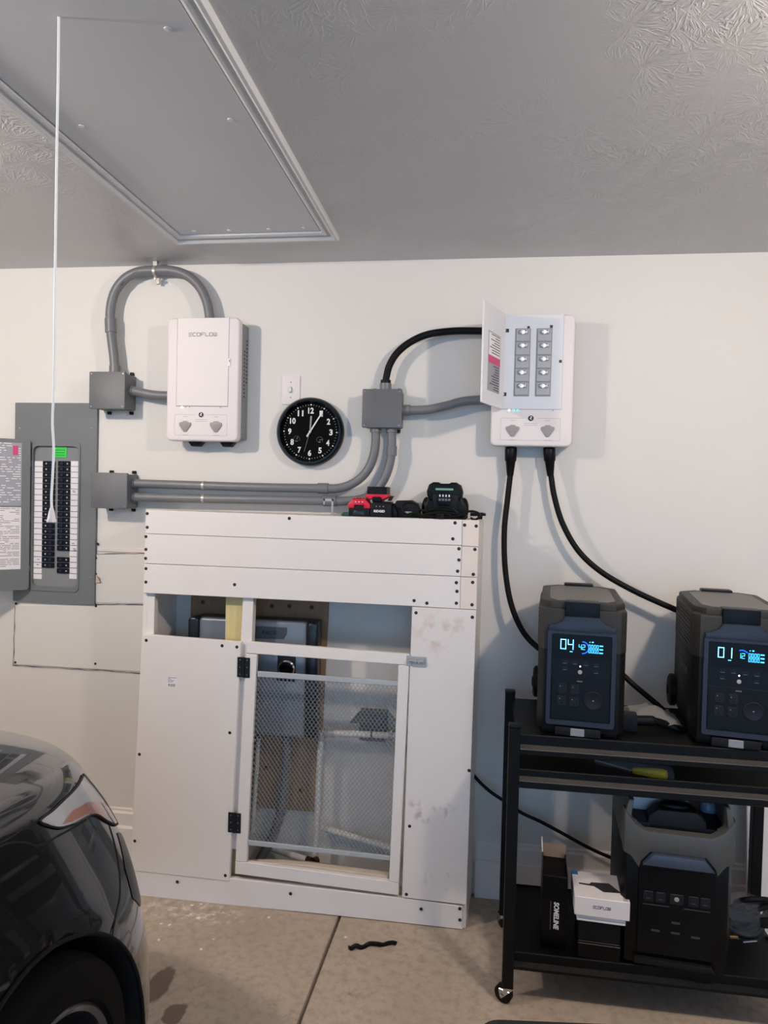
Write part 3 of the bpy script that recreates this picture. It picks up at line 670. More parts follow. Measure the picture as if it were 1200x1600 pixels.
# ------------------------------------------------------------------ light switch and clock
a, b = W(440.5, 586.5, .006), W(468, 632, .006)
LS = thing('light_switch', 'white toggle light switch on the wall partly hidden by the clock', 'switch', ((a.x+b.x)/2, 0, b.z))
obj('plate', G().prism(rrect(a.x, b.x, b.z, a.z, .004), 'y', -.006, 0, bev=.002), 'white_plastic', LS)
cx, cz = (a.x+b.x)/2, (a.z+b.z)/2
tg_ = obj('toggle', G().prism([(cx-.004, cz-.009), (cx+.004, cz-.009), (cx+.0035, cz+.009), (cx-.0035, cz+.009)], 'y', -.016, -.005, bev=.001), 'cool_white_plastic', LS)
obj('toggle_slot', G().box(cx-.0055, cx+.0055, -.0066, -.0058, cz-.0125, cz+.0125), 'pale_ink', LS, 0)
for s in (-1, 1): obj('screw', G().lathe([(0, 0), (.003, 0), (0, .0012)], (cx, -.006, cz+s*.03), (0, -1, 0), 10), 'grey_plastic', LS)
cc = W(482.8, 674, .045); R = .1345
CK = thing('wall_clock', 'round black wall clock with white numerals and two small dials', 'clock', (cc.x, 0, cc.z-R))
K = lambda r, h: (r*R, h)
obj('rim', G().lathe([K(.93, 0), K(.985, .006), K(1, .02), K(.985, .036), K(.93, .045), K(.88, .045), K(.85, .036), K(.845, .022)], (cc.x, 0, cc.z), (0, -1, 0), 72), 'gloss_black', CK)
obj('face', G().lathe([K(0, .024), K(.86, .024), K(.86, .012)], (cc.x, 0, cc.z), (0, -1, 0), 64), 'dial_black', CK)
tilt = math.radians(.7)
def cp(ang, r): a = ang+tilt; return (cc.x+r*R*math.sin(a), cc.z+r*R*math.cos(a))
for h in range(1, 13):
    x, z = cp(h*PI/6, .615)
    obj('numeral', text_g(str(h), (.023 if h > 9 else .0135), .0235, 0, face_frame((x, -.0248, z), (1, 0, 0), (0, 0, 1)), bold=.035), 'dot_clock', CK, 0)
mk = G()
for i in range(60):
    if i % 5:
        x, z = cp(i*PI/30, .775); dx, dz = math.sin(i*PI/30)*.0022, math.cos(i*PI/30)*.0022; mk.tube([(x-dx, -.0246, z-dz), (x+dx, -.0246, z+dz)], .0006, 4)
obj('minute_marks', mk, 'dot_clock', CK, 0)
for h in range(12):
    x, z = cp(h*PI/6, .785); obj('hour_dot', G().lathe([(0, 0), (.003, 0), (.003, .0006), (0, .0008)], (x, -.0244, z), (0, -1, 0), 12), 'dot_clock', CK)
def hand(name, ang, l, back, w0, w1, y, m):
    M = Matrix.Translation((cc.x, 0, cc.z)) @ Matrix.Rotation(ang, 4, 'Y')
    return obj(name, G().prism([(-w0, -back*R), (w0, -back*R), (w1, l*R*.93), (0, l*R), (-w1, l*R*.93)], 'y', y-.0008, y, M=M), m, CK, 0)
hand('hour_hand', math.radians(3), .47, .06, .0024, .0034, -.028, 'clock_hand_grey')
hand('minute_hand', math.radians(32), .68, .17, .0030, .0024, -.030, 'lettering_white')
hand('second_hand', math.radians(195), .62, .13, .0007, .0004, -.032, 'clock_hand_grey')
obj('hand_boss', G().lathe([(0, 0), (.004, 0), (.004, .008), (0, .009)], (cc.x, -.025, cc.z), (0, -1, 0), 14), 'dot_clock', CK)
for i, (px, py, na) in enumerate(((463.4, 686, 25), (499.4, 687.5, 78))):
    c = W(px, py, .026); dl = G()
    for k in range(9):
        a = math.radians(-110+k*220/8); dl.tube([(c.x+.0115*math.sin(a), -.0246, c.z+.0115*math.cos(a)), (c.x+.0125*math.sin(a), -.0246, c.z+.0125*math.cos(a))], .0009, 4)
    a = math.radians(na); dl.tube([(c.x, -.025, c.z), (c.x+.011*math.sin(a), -.025, c.z+.011*math.cos(a))], .0004, 4).ball((c.x, -.0248, c.z), .0011, u=8, v=6).box(c.x-.006, c.x+.004, -.0248, -.0244, c.z-.0085, c.z-.0075)
    obj('small_dial', dl, 'dot_clock', CK, 0)
# ------------------------------------------------------------------ white timber enclosure
YF, TH = .245, .018
EN = thing('wooden_enclosure', 'white painted plywood enclosure with a mesh door standing against the wall', 'enclosure', (-.63, -.12, 0))
def board(name, pts, d=YF, th=TH, m='white_paint', parent=EN, bev=.0015, label=None):
    return obj(name, G().prism([xz(W(x, y, d)) for x, y in pts], 'y', -d, -d+th, bev=bev, seg=1), m, parent, 0, label)
def lerp(a, b, t): return (a[0]+(b[0]-a[0])*t, a[1]+(b[1]-a[1])*t)
board('plank', [(228.3, 796.8), (722, 813.4), (721.5, 852.2), (226.8, 833.6)])
board('plank', [(226.6, 834.2), (721.3, 852.9), (719.8, 900.6), (225, 880.2)])
board('plank', [(225, 880.9), (719.6, 901.3), (718.5, 951.6), (644, 947.2), (223.6, 926.5)])
board('end_block', [(722.6, 813.4), (749, 814.3), (747.6, 854.6), (722, 853)], m='patched_paint')
board('end_block', [(721.8, 853.6), (747.4, 855.2), (745.8, 902.2), (720.2, 901)], m='patched_paint')
board('end_block', [(720, 901.7), (745.6, 902.9), (744.6, 952.8), (718.9, 951.6)], m='patched_paint')
board('right_board', [(643.8, 948.2), (744.4, 953.6), (728.8, 1414), (628, 1402.3)], m='scuffed_paint')
board('left_panel', [(221.5, 991), (376.3, 1003.4), (358, 1377), (203.5, 1360)])
board('base_board', [(200, 1356), (365, 1373), (628.6, 1403.6), (722.6, 1416), (722.6, 1452.3), (500, 1428), (203, 1399)], YF-.003, .02)
board('corner_stile', [(224.5, 924), (242, 925), (240, 1000), (221.5, 998)], YF-TH-.001, .03)
board('centre_stile', [(379.5, 932), (396, 933), (381, 1330), (361, 1326)], YF-TH-.001+.0005, .035)
obj('top_board', G().prism([(W(228, 797, YF).x+.004, -YF+TH+.001), (W(749, 814, YF).x-.002, -YF+TH+.001), (W(749, 814, YF).x+.012, 0), (W(228, 797, YF).x+.02, 0)], 'z', W(490, 805.5, YF).z-.0175, W(490, 805.5, YF).z-.0005), 'white_paint', EN, 0)
rt, rb = W(749, 815, YF), W(729, 1416, YF)
obj('side_panel', G().grid([[(rt.x-.018, -YF+TH, rt.z-.002), (rt.x-.001, -YF+TH, rt.z-.002), (rt.x+.016, 0, rt.z-.002), (rt.x-.001, 0, rt.z-.002)], [(rb.x-.018, -YF+TH, 0), (rb.x-.001, -YF+TH, 0), (rb.x+.016, 0, 0), (rb.x-.001, 0, 0)]], close=True), 'white_paint', EN, 0)
lt, lb = W(224.5, 798, YF), W(204, 1390, YF)
obj('side_panel', G().grid([[(lt.x, -YF+TH, lt.z-.02), (lt.x+.016, -YF+TH, lt.z-.02), (lt.x+.034, 0, lt.z-.02), (lt.x+.018, 0, lt.z-.02)], [(lb.x+.006, -YF+TH, 0), (lb.x+.022, -YF+TH, 0), (lb.x+.034, 0, 0), (lb.x+.018, 0, 0)]], close=True), 'white_paint', EN, 0)
# door: an open timber frame with expanded metal
DO = node('door', EN)
DY = YF+.001
board('rail', [(386, 1002.8), (640, 1022.4), (639.5, 1039.6), (385.2, 1020.6)], DY, TH, parent=DO)
board('rail', [(385.6, 1347.6), (607.4, 1377), (623, 1381), (622.6, 1399), (367, 1365.2), (367.6, 1346.5)], DY-.0005, TH, parent=DO)
board('stile', [(384.4, 1021.4), (401.4, 1022.8), (385.3, 1347), (367.8, 1345.8)], DY, TH, parent=DO)
board('stile', [(622.6, 1039), (639.4, 1040.3), (623.2, 1380.4), (607.8, 1376.4)], DY, TH, parent=DO)
ms_d = DY-.009
ttl, ttr, tbl, tbr = (402.2, 1049), (622, 1064.5), (386.6, 1313), (609.6, 1338)
mat('mesh_bar_metal', (178, 182, 185), 0.45, metal=0.1)
board('mesh_bar', [ttl, ttr, (621.6, 1072.5), (401.8, 1057.5)], ms_d+.004, .008, 'mesh_bar_metal', DO)
board('mesh_bar', [tbl, tbr, (609.2, 1345), (386.2, 1320.5)], ms_d+.004, .008, 'mesh_bar_metal', DO)
A_, B_, C_, D_ = [W(*p, ms_d) for p in ((401.8, 1053), (621.8, 1068), (609.4, 1341), (386.4, 1317))]
NR, NC = 60, 34
me = G(); t = bmesh.new()
def mp(u, v): return (A_*(1-u)+B_*u)*(1-v)+(D_*(1-u)+C_*u)*v
hw = .00105
for i in range(NR+1):
    prev = None
    for j in range(2*NC+1):
        u = j/(2*NC); up = ((i+j) % 2 == 0)
        v = (i+(.44 if up else -.44))/NR
        if not 0 <= v <= 1: v = min(1, max(0, v))
        p = mp(u, v); cur = [t.verts.new(p+Vector((0, dy_, dz_))) for dy_, dz_ in ((-.0006, -hw), (-.0006, hw), (.0008, hw+.0004), (.0008, -hw+.0004))]
        if prev:
            for k in range(4): t.faces.new((prev[k], prev[(k+1) % 4], cur[(k+1) % 4], cur[k]))
        prev = cur
bmesh.ops.recalc_face_normals(t, faces=t.faces[:]); me._add(t)
mo = obj('mesh_screen', me, 'mesh_metal', DO, 0); mo['kind'] = 'stuff'
def hinge(px0, py0, px1, py1):
    a, b = W(px0, py0, YF+.003), W(px1, py1, YF+.003); mx_ = (a.x+b.x)/2
    H = obj('hinge', G().box(a.x, mx_-.003, -YF-.0035, -YF-.001, b.z, a.z, .0006, 1).box(mx_+.003, b.x, -YF-.0035, -YF-.001, b.z-.001, a.z-.001, .0006, 1).cyl((mx_, -YF-.004, b.z), (mx_, -YF-.004, a.z), .0045, n=12), 'hinge_black', DO, 30, label='black steel butt hinge')
    for sx_ in (.22, .78):
        for sz_ in (.14, .5, .86):
            q = Vector((a.x+(b.x-a.x)*sx_, -YF-.0035, b.z+(a.z-b.z)*sz_)); obj('hinge_screw', G().lathe([(.0026, 0), (.002, .001), (0, .0014)], q, (0, -1, 0), 8), 'screw_steel', EN)
hinge(371, 1026.5, 390, 1059); hinge(356.6, 1269, 375.8, 1302)
a, b = W(635.5, 1024, YF), W(666, 1041.5, YF)
obj('latch_plate', G().box(a.x, a.x+.017, -YF-.003, -YF-.001, b.z, a.z, .0006, 1).box(a.x+.02, b.x, -YF-.003, -YF-.001, b.z-.002, a.z-.002, .0006, 1), 'zinc', DO, 0)
zc = (a.z+b.z)/2+.003
obj('latch_bolt', G().cyl((a.x+.003, -YF-.009, zc), (b.x-.006, -YF-.009, zc-.002), .0042, n=12).cyl((a.x+.045, -YF-.009, zc-.003), (a.x+.045, -YF-.018, zc-.009), .0028, n=8).box(a.x+.004, a.x+.012, -YF-.0135, -YF-.003, zc-.008, zc+.008, .002, 1).box(a.x+.03, a.x+.037, -YF-.0135, -YF-.003, zc-.01, zc+.006, .002, 1).box(a.x+.058, a.x+.064, -YF-.0135, -YF-.003, zc-.01, zc+.006, .002, 1), 'zinc', DO)
board('sill_plate', [(440, 1349), (480, 1352), (607, 1369), (608, 1386), (384, 1357), (385, 1349)], YF-TH-.002, .03, 'raw_board')
# screw heads
s1 = None
for p in ((230, 802.5), (230, 824), (452, 810), (711, 817), (228, 838.5), (228, 858.5), (227.5, 872.5), (707.5, 842), (726, 820.5), (744, 822), (717, 857.5), (717, 875), (715, 892.5), (742, 858.5), (739.5, 897.5), (713, 910.5), (714, 924), (713, 942.5), (738.5, 910), (737.5, 945), (228, 888.5), (228, 909.5), (366.5, 913.5), (647, 938.5), (667, 942.5), (650, 957.5), (738, 964.5),
          (228.5, 1000.5), (347, 1009), (370, 1011), (359, 1145), (217.8, 1178.7), (210.5, 1314), (352, 1368), (733, 1204), (640, 1291), (635, 1397.5), (277, 1378), (454, 1396.5), (658, 1420.5), (718.5, 1420), (718.5, 1437.5)):
    q = W(*p, YF+.0002)-ORG[EN.name]
    if s1 is None:
        s1 = obj('screw', G().lathe([(.0062, 0), (.0055, .0007), (0, .001)], (0, 0, 0), (0, -1, 0), 10), 'dark_screw', EN, local=True); s1.location = q
    else: again(s1, q)
a, b = W(261, 1057, YF+.0006), W(277.5, 1074, YF+.0006)
sk = obj('price_sticker', G().box(a.x, b.x, -YF-.0008, -YF, b.z, a.z), 'paper', EN, 0)
pr = G()
for i in range(8):
    xx = a.x+.006+i*.0034; pr.box(xx, xx+random.uniform(.001, .0024), -YF-.0011, -YF-.0008, b.z+.002, b.z+.012)
for i, l in enumerate((.034, .012, .024, .02)): pr.box(a.x+.004, a.x+.004+l, -YF-.0011, -YF-.0008, a.z-.004-i*.0052, a.z-.0025-i*.0052)
obj('sticker_print', pr, 'ink', sk, 0)
# ------------------------------------------------------------------ inside the enclosure
def zone(pts, d): return [xz(W(x, y, d)) for x, y in pts]
PY = thing('plywood_backer', 'brown plywood sheet on the wall behind the grey inverter', 'board', W(405, 1265, 0))
obj('sheet', G().prism(zone([(299, 915), (514, 925), (497, 1269), (290, 1255)], .018), 'y', -.018, -.003), 'plywood', PY, 0)
for p in ((317, 941), (425, 947), (452, 947), (487, 949), (470, 1235), (415, 1200)):
    c = W(*p, .0185); obj('knot', G().lathe([(0, 0), (.009, 0), (0, .0006)], (c.x, -.018, c.z), (0, -1, 0), 12), 'knot', PY, 40)
pa, pb = W(353, 936, .20), W(384, 1000, .20)
solo('timber_stud', G().prism([(pa.x, -.2), (pb.x, -.2), (pb.x, -.155), (pa.x, -.155)], 'z', 0.0, 1.425, bev=.002), 'pine', 'raw yellow pine stud standing inside the white enclosure', 'stud')
IV = thing('wall_inverter', 'silver grey wall inverter with dark side bands behind the mesh door', 'inverter', W(395, 1150, 0))
xa, xb, zt_, zb_ = W(294, 1000, .13).x, W(497, 1000, .13).x, W(395, 968, .13).z, W(395, 1148, .13).z
yv = -.135
bw = (xb-xa)*.085
obj('case', G().box(xa+.01, xb-.01, -.11, -.018, zb_+.005, zt_-.004, .01), 'silver_dark', IV)
obj('front', G().prism(rrect(xa+bw, xb-bw, zb_, zt_, .016), 'y', yv, -.105, bev=.012, seg=3), 'silver', IV)
for s in (0, 1):
    u0, u1 = (xa, xa+bw) if s == 0 else (xb-bw, xb)
    obj('side_band', G().prism(rrect(u0, u1, zb_, zt_, .016), 'y', yv-.004, -.10, bev=.01, seg=3), 'dark_band', IV)
a, b = W(398, 978, .137), W(448, 999, .137)
nb = obj('name_band', G().prism([(a.x-.05, b.z-.004), (b.x-.012, b.z), (b.x, b.z+.02), (b.x, a.z), (a.x-.05, a.z)], 'y', yv-.0015, yv+.001), 'silver_dark', IV, 0)
obj('lettering', text_g('NCE', .06, .014, 0, face_frame((a.x+.06, yv-.002, (a.z+b.z)/2), (1, 0, 0), (0, 0, 1)), bold=.02), 'dark_band', nb, 0)
a, b = W(433.5, 1018, .14), W(461, 1066, .14)
obj('display_strip', G().box(a.x, b.x, yv-.003, yv+.001, b.z, a.z, .001, 1), 'dark_band', IV, 0)
c = W(446.5, 1046, .15)
obj('dial', G().lathe([(.030, 0), (.029, .008), (.024, .013), (.0, .016)], (c.x, yv-.002, c.z), (0, -1, 0), 28), 'gloss_black', IV)
obj('dial_ring', G().lathe([(.029, 0), (.033, .002), (.033, .006), (.028, .01), (.027, .009)], (c.x, yv-.002, c.z), (0, -1, 0), 28), 'chrome', IV)
def pipe(name, pts, r, label, cat, m, d, fittings=()):
    P = [W(x, y, dd) for (x, y), dd in zip(pts, d if isinstance(d, (list, tuple)) else [d]*len(pts))]
    T = thing(name, label, cat, min(P, key=lambda v: v.z)); obj('pipe', G().tube(smooth_path(P, 5), r, 14), m, T)
    for (a, b, rr, mm) in fittings: obj('fitting', G().tube([a, b], rr, 14), mm, T)
    return T
pipe('conduit', [(448, 1150), (447, 1190), (444, 1235), (437, 1275), (424, 1312), (405, 1345)], .0185, 'grey conduit dropping from the silver inverter behind the mesh', 'conduit', 'conduit_grey', [.07]*6)
f1, f2 = W(504, 1145, .07), W(530, 1146.5, .07)
pipe('water_pipe', [(504, 1145), (540, 1146.5), (580, 1148), (625, 1150)], .0125, 'level white plastic water pipe behind the mesh door', 'pipe', 'pvc', .07, [(W(506, 1145, .07), W(513, 1145.3, .07), .0165, 'zinc'), (W(516, 1145.4, .07), W(523, 1145.8, .07), .016, 'zinc'), (W(607, 1149, .07), W(613, 1149.5, .07), .0165, 'zinc'), (W(580, 1148, .07), W(582, 1148, .07), .014, 'ink')])
pipe('water_pipe', [(502, 1147), (499, 1200), (496, 1270), (492.5, 1335)], .012, 'upright white plastic water pipe at the right edge of the plywood', 'pipe', 'pvc', .075, [(W(502.2, 1143, .075), W(501.6, 1156, .075), .0165, 'zinc')])
pipe('water_pipe', [(415, 1322), (450, 1334), (487, 1346)], .0125, 'white water pipe lying on the left floor of the enclosure', 'pipe', 'pvc', [.02, .07, .13], [(W(480, 1343.5, .12), W(487, 1346, .13), .0145, 'copper'), (W(489, 1346.5, .13), W(495, 1344, .11), .0145, 'copper')])
pipe('water_pipe', [(503, 1293), (555, 1309), (612, 1326)], .0125, 'white water pipe sloping down to the right behind the mesh', 'pipe', 'pvc', [.03, .05, .07])
pipe('water_pipe', [(404, 1152), (401, 1200), (397, 1258), (394, 1300)], .009, 'thin white pipe beside the left door stile behind the mesh', 'pipe', 'pvc', .05)
a, b = W(561, 1112, .06), W(602, 1162, .06)
OB = thing('outlet_box', 'grey covered outlet box on the wall behind the mesh door', 'outlet', ((a.x+b.x)/2, 0, b.z))
obj('body', G().box(a.x, b.x, -.05, 0, b.z, a.z, .006), 'box_grey', OB)
obj('flip_cover', G().prism([(a.x-.035, a.z-.045), (b.x-.02, a.z-.045), (b.x, a.z-.01), (b.x, a.z), (a.x, a.z)], 'y', -.068, -.048, bev=.003), 'box_grey', OB)
# ------------------------------------------------------------------ chargers and batteries on top of the enclosure
ZT = W(490, 805.5, YF).z
def battery(name, px0, px1, py0, label, d, zbase, up):
    a, b = W(px0, py0, d), W(px1, py0, d); wd = b.x-a.x; h = a.z-zbase; cx = (a.x+b.x)/2
    T = thing(name, label, 'battery', (cx, -d+.03, zbase), 0)
    return T, cx, wd, h
d = .205
a, b = W(545, 777, d), W(577, 807, d); cx, wd = (a.x+b.x)/2, b.x-a.x; z0 = ZT; h = a.z-z0
B1 = thing('battery_pack', 'red and black tool battery standing at the left of the chargers', 'battery', (cx, -d+.03, z0))
obj('case', G().prism([(cx-wd/2, z0), (cx+wd/2, z0), (cx+wd/2, z0+h*.58), (cx-wd/2, z0+h*.58)], 'y', -d, -d+.07, bev=.003), 'charcoal', B1)
obj('red_cap', G().prism([(cx-wd/2-.002, z0+h*.44), (cx-wd*.24, z0+h*.44), (cx-wd*.22, z0+h*.6), (cx+wd*.22, z0+h*.6), (cx+wd*.24, z0+h*.44), (cx+wd/2+.002, z0+h*.44), (cx+wd/2+.002, z0+h*.64), (cx+wd*.3, z0+h*.92), (cx-wd*.3, z0+h*.92), (cx-wd/2-.002, z0+h*.64)], 'y', -d-.004, -d+.07, bev=.003), 'red_plastic', B1)
obj('release_button', G().prism([(cx-wd*.3, z0+.004), (cx+wd*.3, z0+.004), (cx+wd*.24, z0+h*.32), (cx-wd*.24, z0+h*.32)], 'y', -d-.003, -d+.005, bev=.004), 'dark_band', B1)
for k in range(5): obj('terminal_rib', G().box(cx-wd*.3+k*wd*.14, cx-wd*.3+k*wd*.14+.004, -d-.005, -d+.04, z0+h*.84, z0+h*.98, .001, 1), 'red_plastic', B1, 0)
for k in range(3): obj('gauge_mark', G().box(cx-wd*.18+k*wd*.16, cx-wd*.18+k*wd*.16+.004, -d-.0062, -d-.004, z0+h*.74, z0+h*.8), 'lettering_white', B1, 0)
# charger with the second battery seated on it
a, b = W(578, 786, d), W(612, 808, d); cw = b.x-a.x; ccx = (a.x+b.x)/2; chh = a.z-ZT
CH = thing('battery_charger', 'black battery charger with white lettering under a red battery', 'charger', (ccx, -d+.05, ZT))
obj('base', G().prism([(ccx-cw/2, ZT), (ccx+cw/2, ZT), (ccx+cw/2-.002, ZT+chh), (ccx-cw/2+.002, ZT+chh)], 'y', -d-.002, -d+.11, bev=.004), 'charcoal', CH)
obj('lettering', text_g('RIDGID', cw*.5, .009, 0, face_frame((ccx-cw*.06, -d-.0026, ZT+chh*.43), (1, 0, 0), (0, 0, 1)), bold=.05), 'lettering_white', CH, 0)
for k in range(3): obj('status_light', G().box(ccx-cw*.22+k*cw*.16, ccx-cw*.22+k*cw*.16+.003, -d-.003, -d-.0015, ZT+chh*.74, ZT+chh*.8), 'pale_ink', CH, 0)
obj('slot_rail', G().box(ccx-cw*.4, ccx+cw*.4, -d+.01, -d+.1, ZT+chh-.001, ZT+chh+.006, .001, 1), 'black', CH, 0)
obj('side_vent', G().prism([(ccx+cw/2-.004, ZT+.006), (ccx+cw/2+.016, ZT+.003), (ccx+cw/2+.02, ZT+.016), (ccx+cw/2+.008, ZT+chh*.8), (ccx+cw/2-.004, ZT+chh*.8)], 'y', -d+.01, -d+.1, bev=.003), 'black', CH)
a, b = W(573, 760, d), W(604, 786, d); bx, bw_ = (a.x+b.x)/2, b.x-a.x; zb2 = ZT+chh+.006; bh = a.z-zb2
B2 = thing('battery_pack', 'red and black tool battery seated on top of the charger', 'battery', (bx, -d+.05, zb2))
obj('case', G().prism([(bx-bw_/2, zb2+bh*.42), (bx+bw_/2, zb2+bh*.42), (bx+bw_/2-.001, zb2+bh), (bx-bw_/2+.001, zb2+bh)], 'y', -d+.004, -d+.095, bev=.004), 'black', B2)
obj('clear_window', G().prism(rrect(bx-bw_*.38, bx+bw_*.36, zb2+bh*.5, zb2+bh*.92, .004), 'y', -d+.002, -d+.006), 'charcoal', B2, 0)
obj('red_cap', G().prism([(bx-bw_/2-.003, zb2+bh*.28), (bx-bw_*.26, zb2+bh*.12), (bx-bw_*.2, zb2+bh*.3), (bx+bw_*.2, zb2+bh*.3), (bx+bw_*.26, zb2+bh*.12), (bx+bw_/2+.003, zb2+bh*.28), (bx+bw_/2+.003, zb2+bh*.5), (bx-bw_/2-.003, zb2+bh*.5)], 'y', -d+.001, -d+.095, bev=.003), 'red_plastic', B2)
obj('latch_block', G().prism([(bx-bw_*.24, zb2), (bx+bw_*.24, zb2), (bx+bw_*.2, zb2+bh*.3), (bx-bw_*.2, zb2+bh*.3)], 'y', -d+.003, -d+.09, bev=.003), 'black', B2)
obj('side_rail', G().prism([(bx+bw_/2+.001, zb2+bh*.1), (bx+bw_/2+.012, zb2+bh*.4), (bx+bw_/2+.016, zb2+bh*.4), (bx+bw_/2+.006, zb2+bh*.06)], 'y', -d+.02, -d+.09), 'charcoal', B2, 0)
# green connector
a, b = W(533, 800, d), W(545.5, 808, d)
solo('green_connector', G().box(a.x+.006, b.x-.001, -d, -d+.02, ZT, a.z, .002).box(a.x, a.x+.008, -d+.003, -d+.017, ZT, a.z-.006, .002), 'dark_green', 'small dark green connector lying beside the left red battery', 'connector')
# low black tool
a, b = W(611, 781, .17), W(655, 808, .17); x0_, x1_ = a.x, b.x; h = a.z-ZT
TW = thing('work_light', 'low rounded black work light lying between the two chargers', 'light', ((x0_+x1_)/2, -.15, ZT))
ww = x1_-x0_
obj('housing', G().prism([(x0_, ZT), (x1_, ZT), (x1_, ZT+h*.45), (x1_-ww*.1, ZT+h*.82), (x1_-ww*.3, ZT+h), (x0_+ww*.2, ZT+h*.97), (x0_+ww*.05, ZT+h*.6)], 'y', -.175, -.10, bev=.007, seg=3), 'charcoal', TW)
obj('pale_window', G().prism(rrect(x0_+ww*.5, x0_+ww*.76, ZT+h*.2, ZT+h*.36, .004), 'y', -.178, -.172), 'pale_green', TW, 0, label='pale grey green window')
obj('blue_strip', G().box(x0_+ww*.03, x0_+ww*.22, -.178, -.173, ZT+h*.28, ZT+h*.5, .002, 1), 'dark_band', TW, 0)
# big charger with green stripe
d = .17
a, b = W(667, 753, d), W(722, 812, d); x0_, x1_ = a.x, b.x; h = a.z-ZT; cx = (x0_+x1_)/2; ww = x1_-x0_
BC = thing('charging_station', 'large black charging station with rounded battery and pale green stripe', 'charger', (cx, -.13, ZT))
obj('base', G().prism([(x0_-ww*.1, ZT), (x1_+ww*.12, ZT), (x1_+ww*.1, ZT+h*.3), (x1_-ww*.02, ZT+h*.62), (x0_+ww*.04, ZT+h*.62), (x0_-ww*.08, ZT+h*.3)], 'y', -d+.012, -.06, bev=.008, seg=3), 'black', BC)
obj('battery_shell', G().prism([(x0_+ww*.1, ZT+h*.5), (x1_-ww*.1, ZT+h*.5), (x1_-ww*.02, ZT+h*.62), (x1_, ZT+h*.74), (x1_-ww*.06, ZT+h*.93), (x1_-ww*.18, ZT+h), (cx+ww*.18, ZT+h), (cx+ww*.12, ZT+h*.965), (cx-ww*.12, ZT+h*.965), (cx-ww*.18, ZT+h), (x0_+ww*.18, ZT+h), (x0_+ww*.06, ZT+h*.93), (x0_, ZT+h*.74), (x0_+ww*.02, ZT+h*.62)], 'y', -d-.004, -.075, bev=.006, seg=3), 'black', BC)
obj('tray', G().prism([(x0_+ww*.2, ZT+h*.2), (x1_-ww*.14, ZT+h*.2), (x1_-ww*.12, ZT+h*.66), (x0_+ww*.16, ZT+h*.68)], 'y', -d-.014, -d+.02, bev=.005), 'charcoal', BC)
obj('control_pad', G().prism([(x0_+ww*.28, ZT+h*.7), (x1_-ww*.3, ZT+h*.7), (x1_-ww*.31, ZT+h*.42), (cx+ww*.1, ZT+h*.34), (cx-ww*.1, ZT+h*.34), (x0_+ww*.29, ZT+h*.42)], 'y', -d-.017, -d, bev=.002), 'black', BC)
obj('stripe', G().prism(rrect(x0_+ww*.25, x1_-ww*.26, ZT+h*.78, ZT+h*.835, .002), 'y', -d-.006, -d), 'pale_green', BC, 0, label='pale green stripe')
for k in range(4):
    obj('gauge_light', G().box(x0_+ww*.36+k*ww*.085, x0_+ww*.36+k*ww*.085+.005, -d-.0178, -d-.016, ZT+h*.6, ZT+h*.66), 'lettering_white', BC, 0)
    obj('gauge_icon', G().box(x0_+ww*.35+k*ww*.085, x0_+ww*.35+k*ww*.085+.008, -d-.0178, -d-.016, ZT+h*.49, ZT+h*.55), 'grey_ink', BC, 0)
for s in (-1, 1): obj('shoulder', G().ball((cx+s*ww*.53, -.11, ZT+h*.28), .03, (.6, .9, 1.35)), 'black', BC)
CB = thing('charger_cable', 'tangled black power cable looped in front of the chargers', 'cable', W(680, 811, .2))
def loop(pts, d, r=.0042, m='black_rubber', k=6, dd=None): return G().tube(smooth_path([W(x, y, (dd[i] if dd else d)) for i, (x, y) in enumerate(pts)], k), r, 8)
obj('loop', loop([(640, 806), (630, 800), (629, 790), (638, 785), (650, 788), (658, 797), (672, 797), (690, 792), (706, 795), (716, 802)], .215), 'black_rubber', CB)
obj('loop', loop([(630, 807), (645, 802), (662, 806), (690, 808), (715, 806), (733, 799), (746, 801), (750, 807), (742, 812), (735, 809)], .222), 'black_rubber', CB)
obj('coil', loop([(655, 809), (672, 803), (690, 803), (705, 806), (690, 811), (668, 810), (660, 806), (680, 801), (705, 802), (728, 806), (722, 811), (698, 810)], .218, .0052), 'black_rubber', CB)
a = W(688, 806, .228)
obj('plug', G().box(a.x-.012, a.x+.012, -.236, -.222, ZT+.001, a.z+.008, .003).cyl((a.x-.016, -.236, ZT+.010), (a.x+.004, -.236, ZT+.014), .003, n=8), 'charcoal', CB)
a, b = W(735, 801, .12), W(759, 809, .12)
solo('tool_tray', G().prism([(a.x, a.z-.012), (b.x, a.z-.010), (b.x, a.z-.002), (b.x-.012, a.z+.001), (a.x, a.z)], 'y', -.15, -.06, bev=.003).box(b.x-.03, b.x-.012, -.12, -.08, ZT, a.z-.008, .001), 'black', 'flat black tool tip sticking out over the right end of enclosure', 'tool')
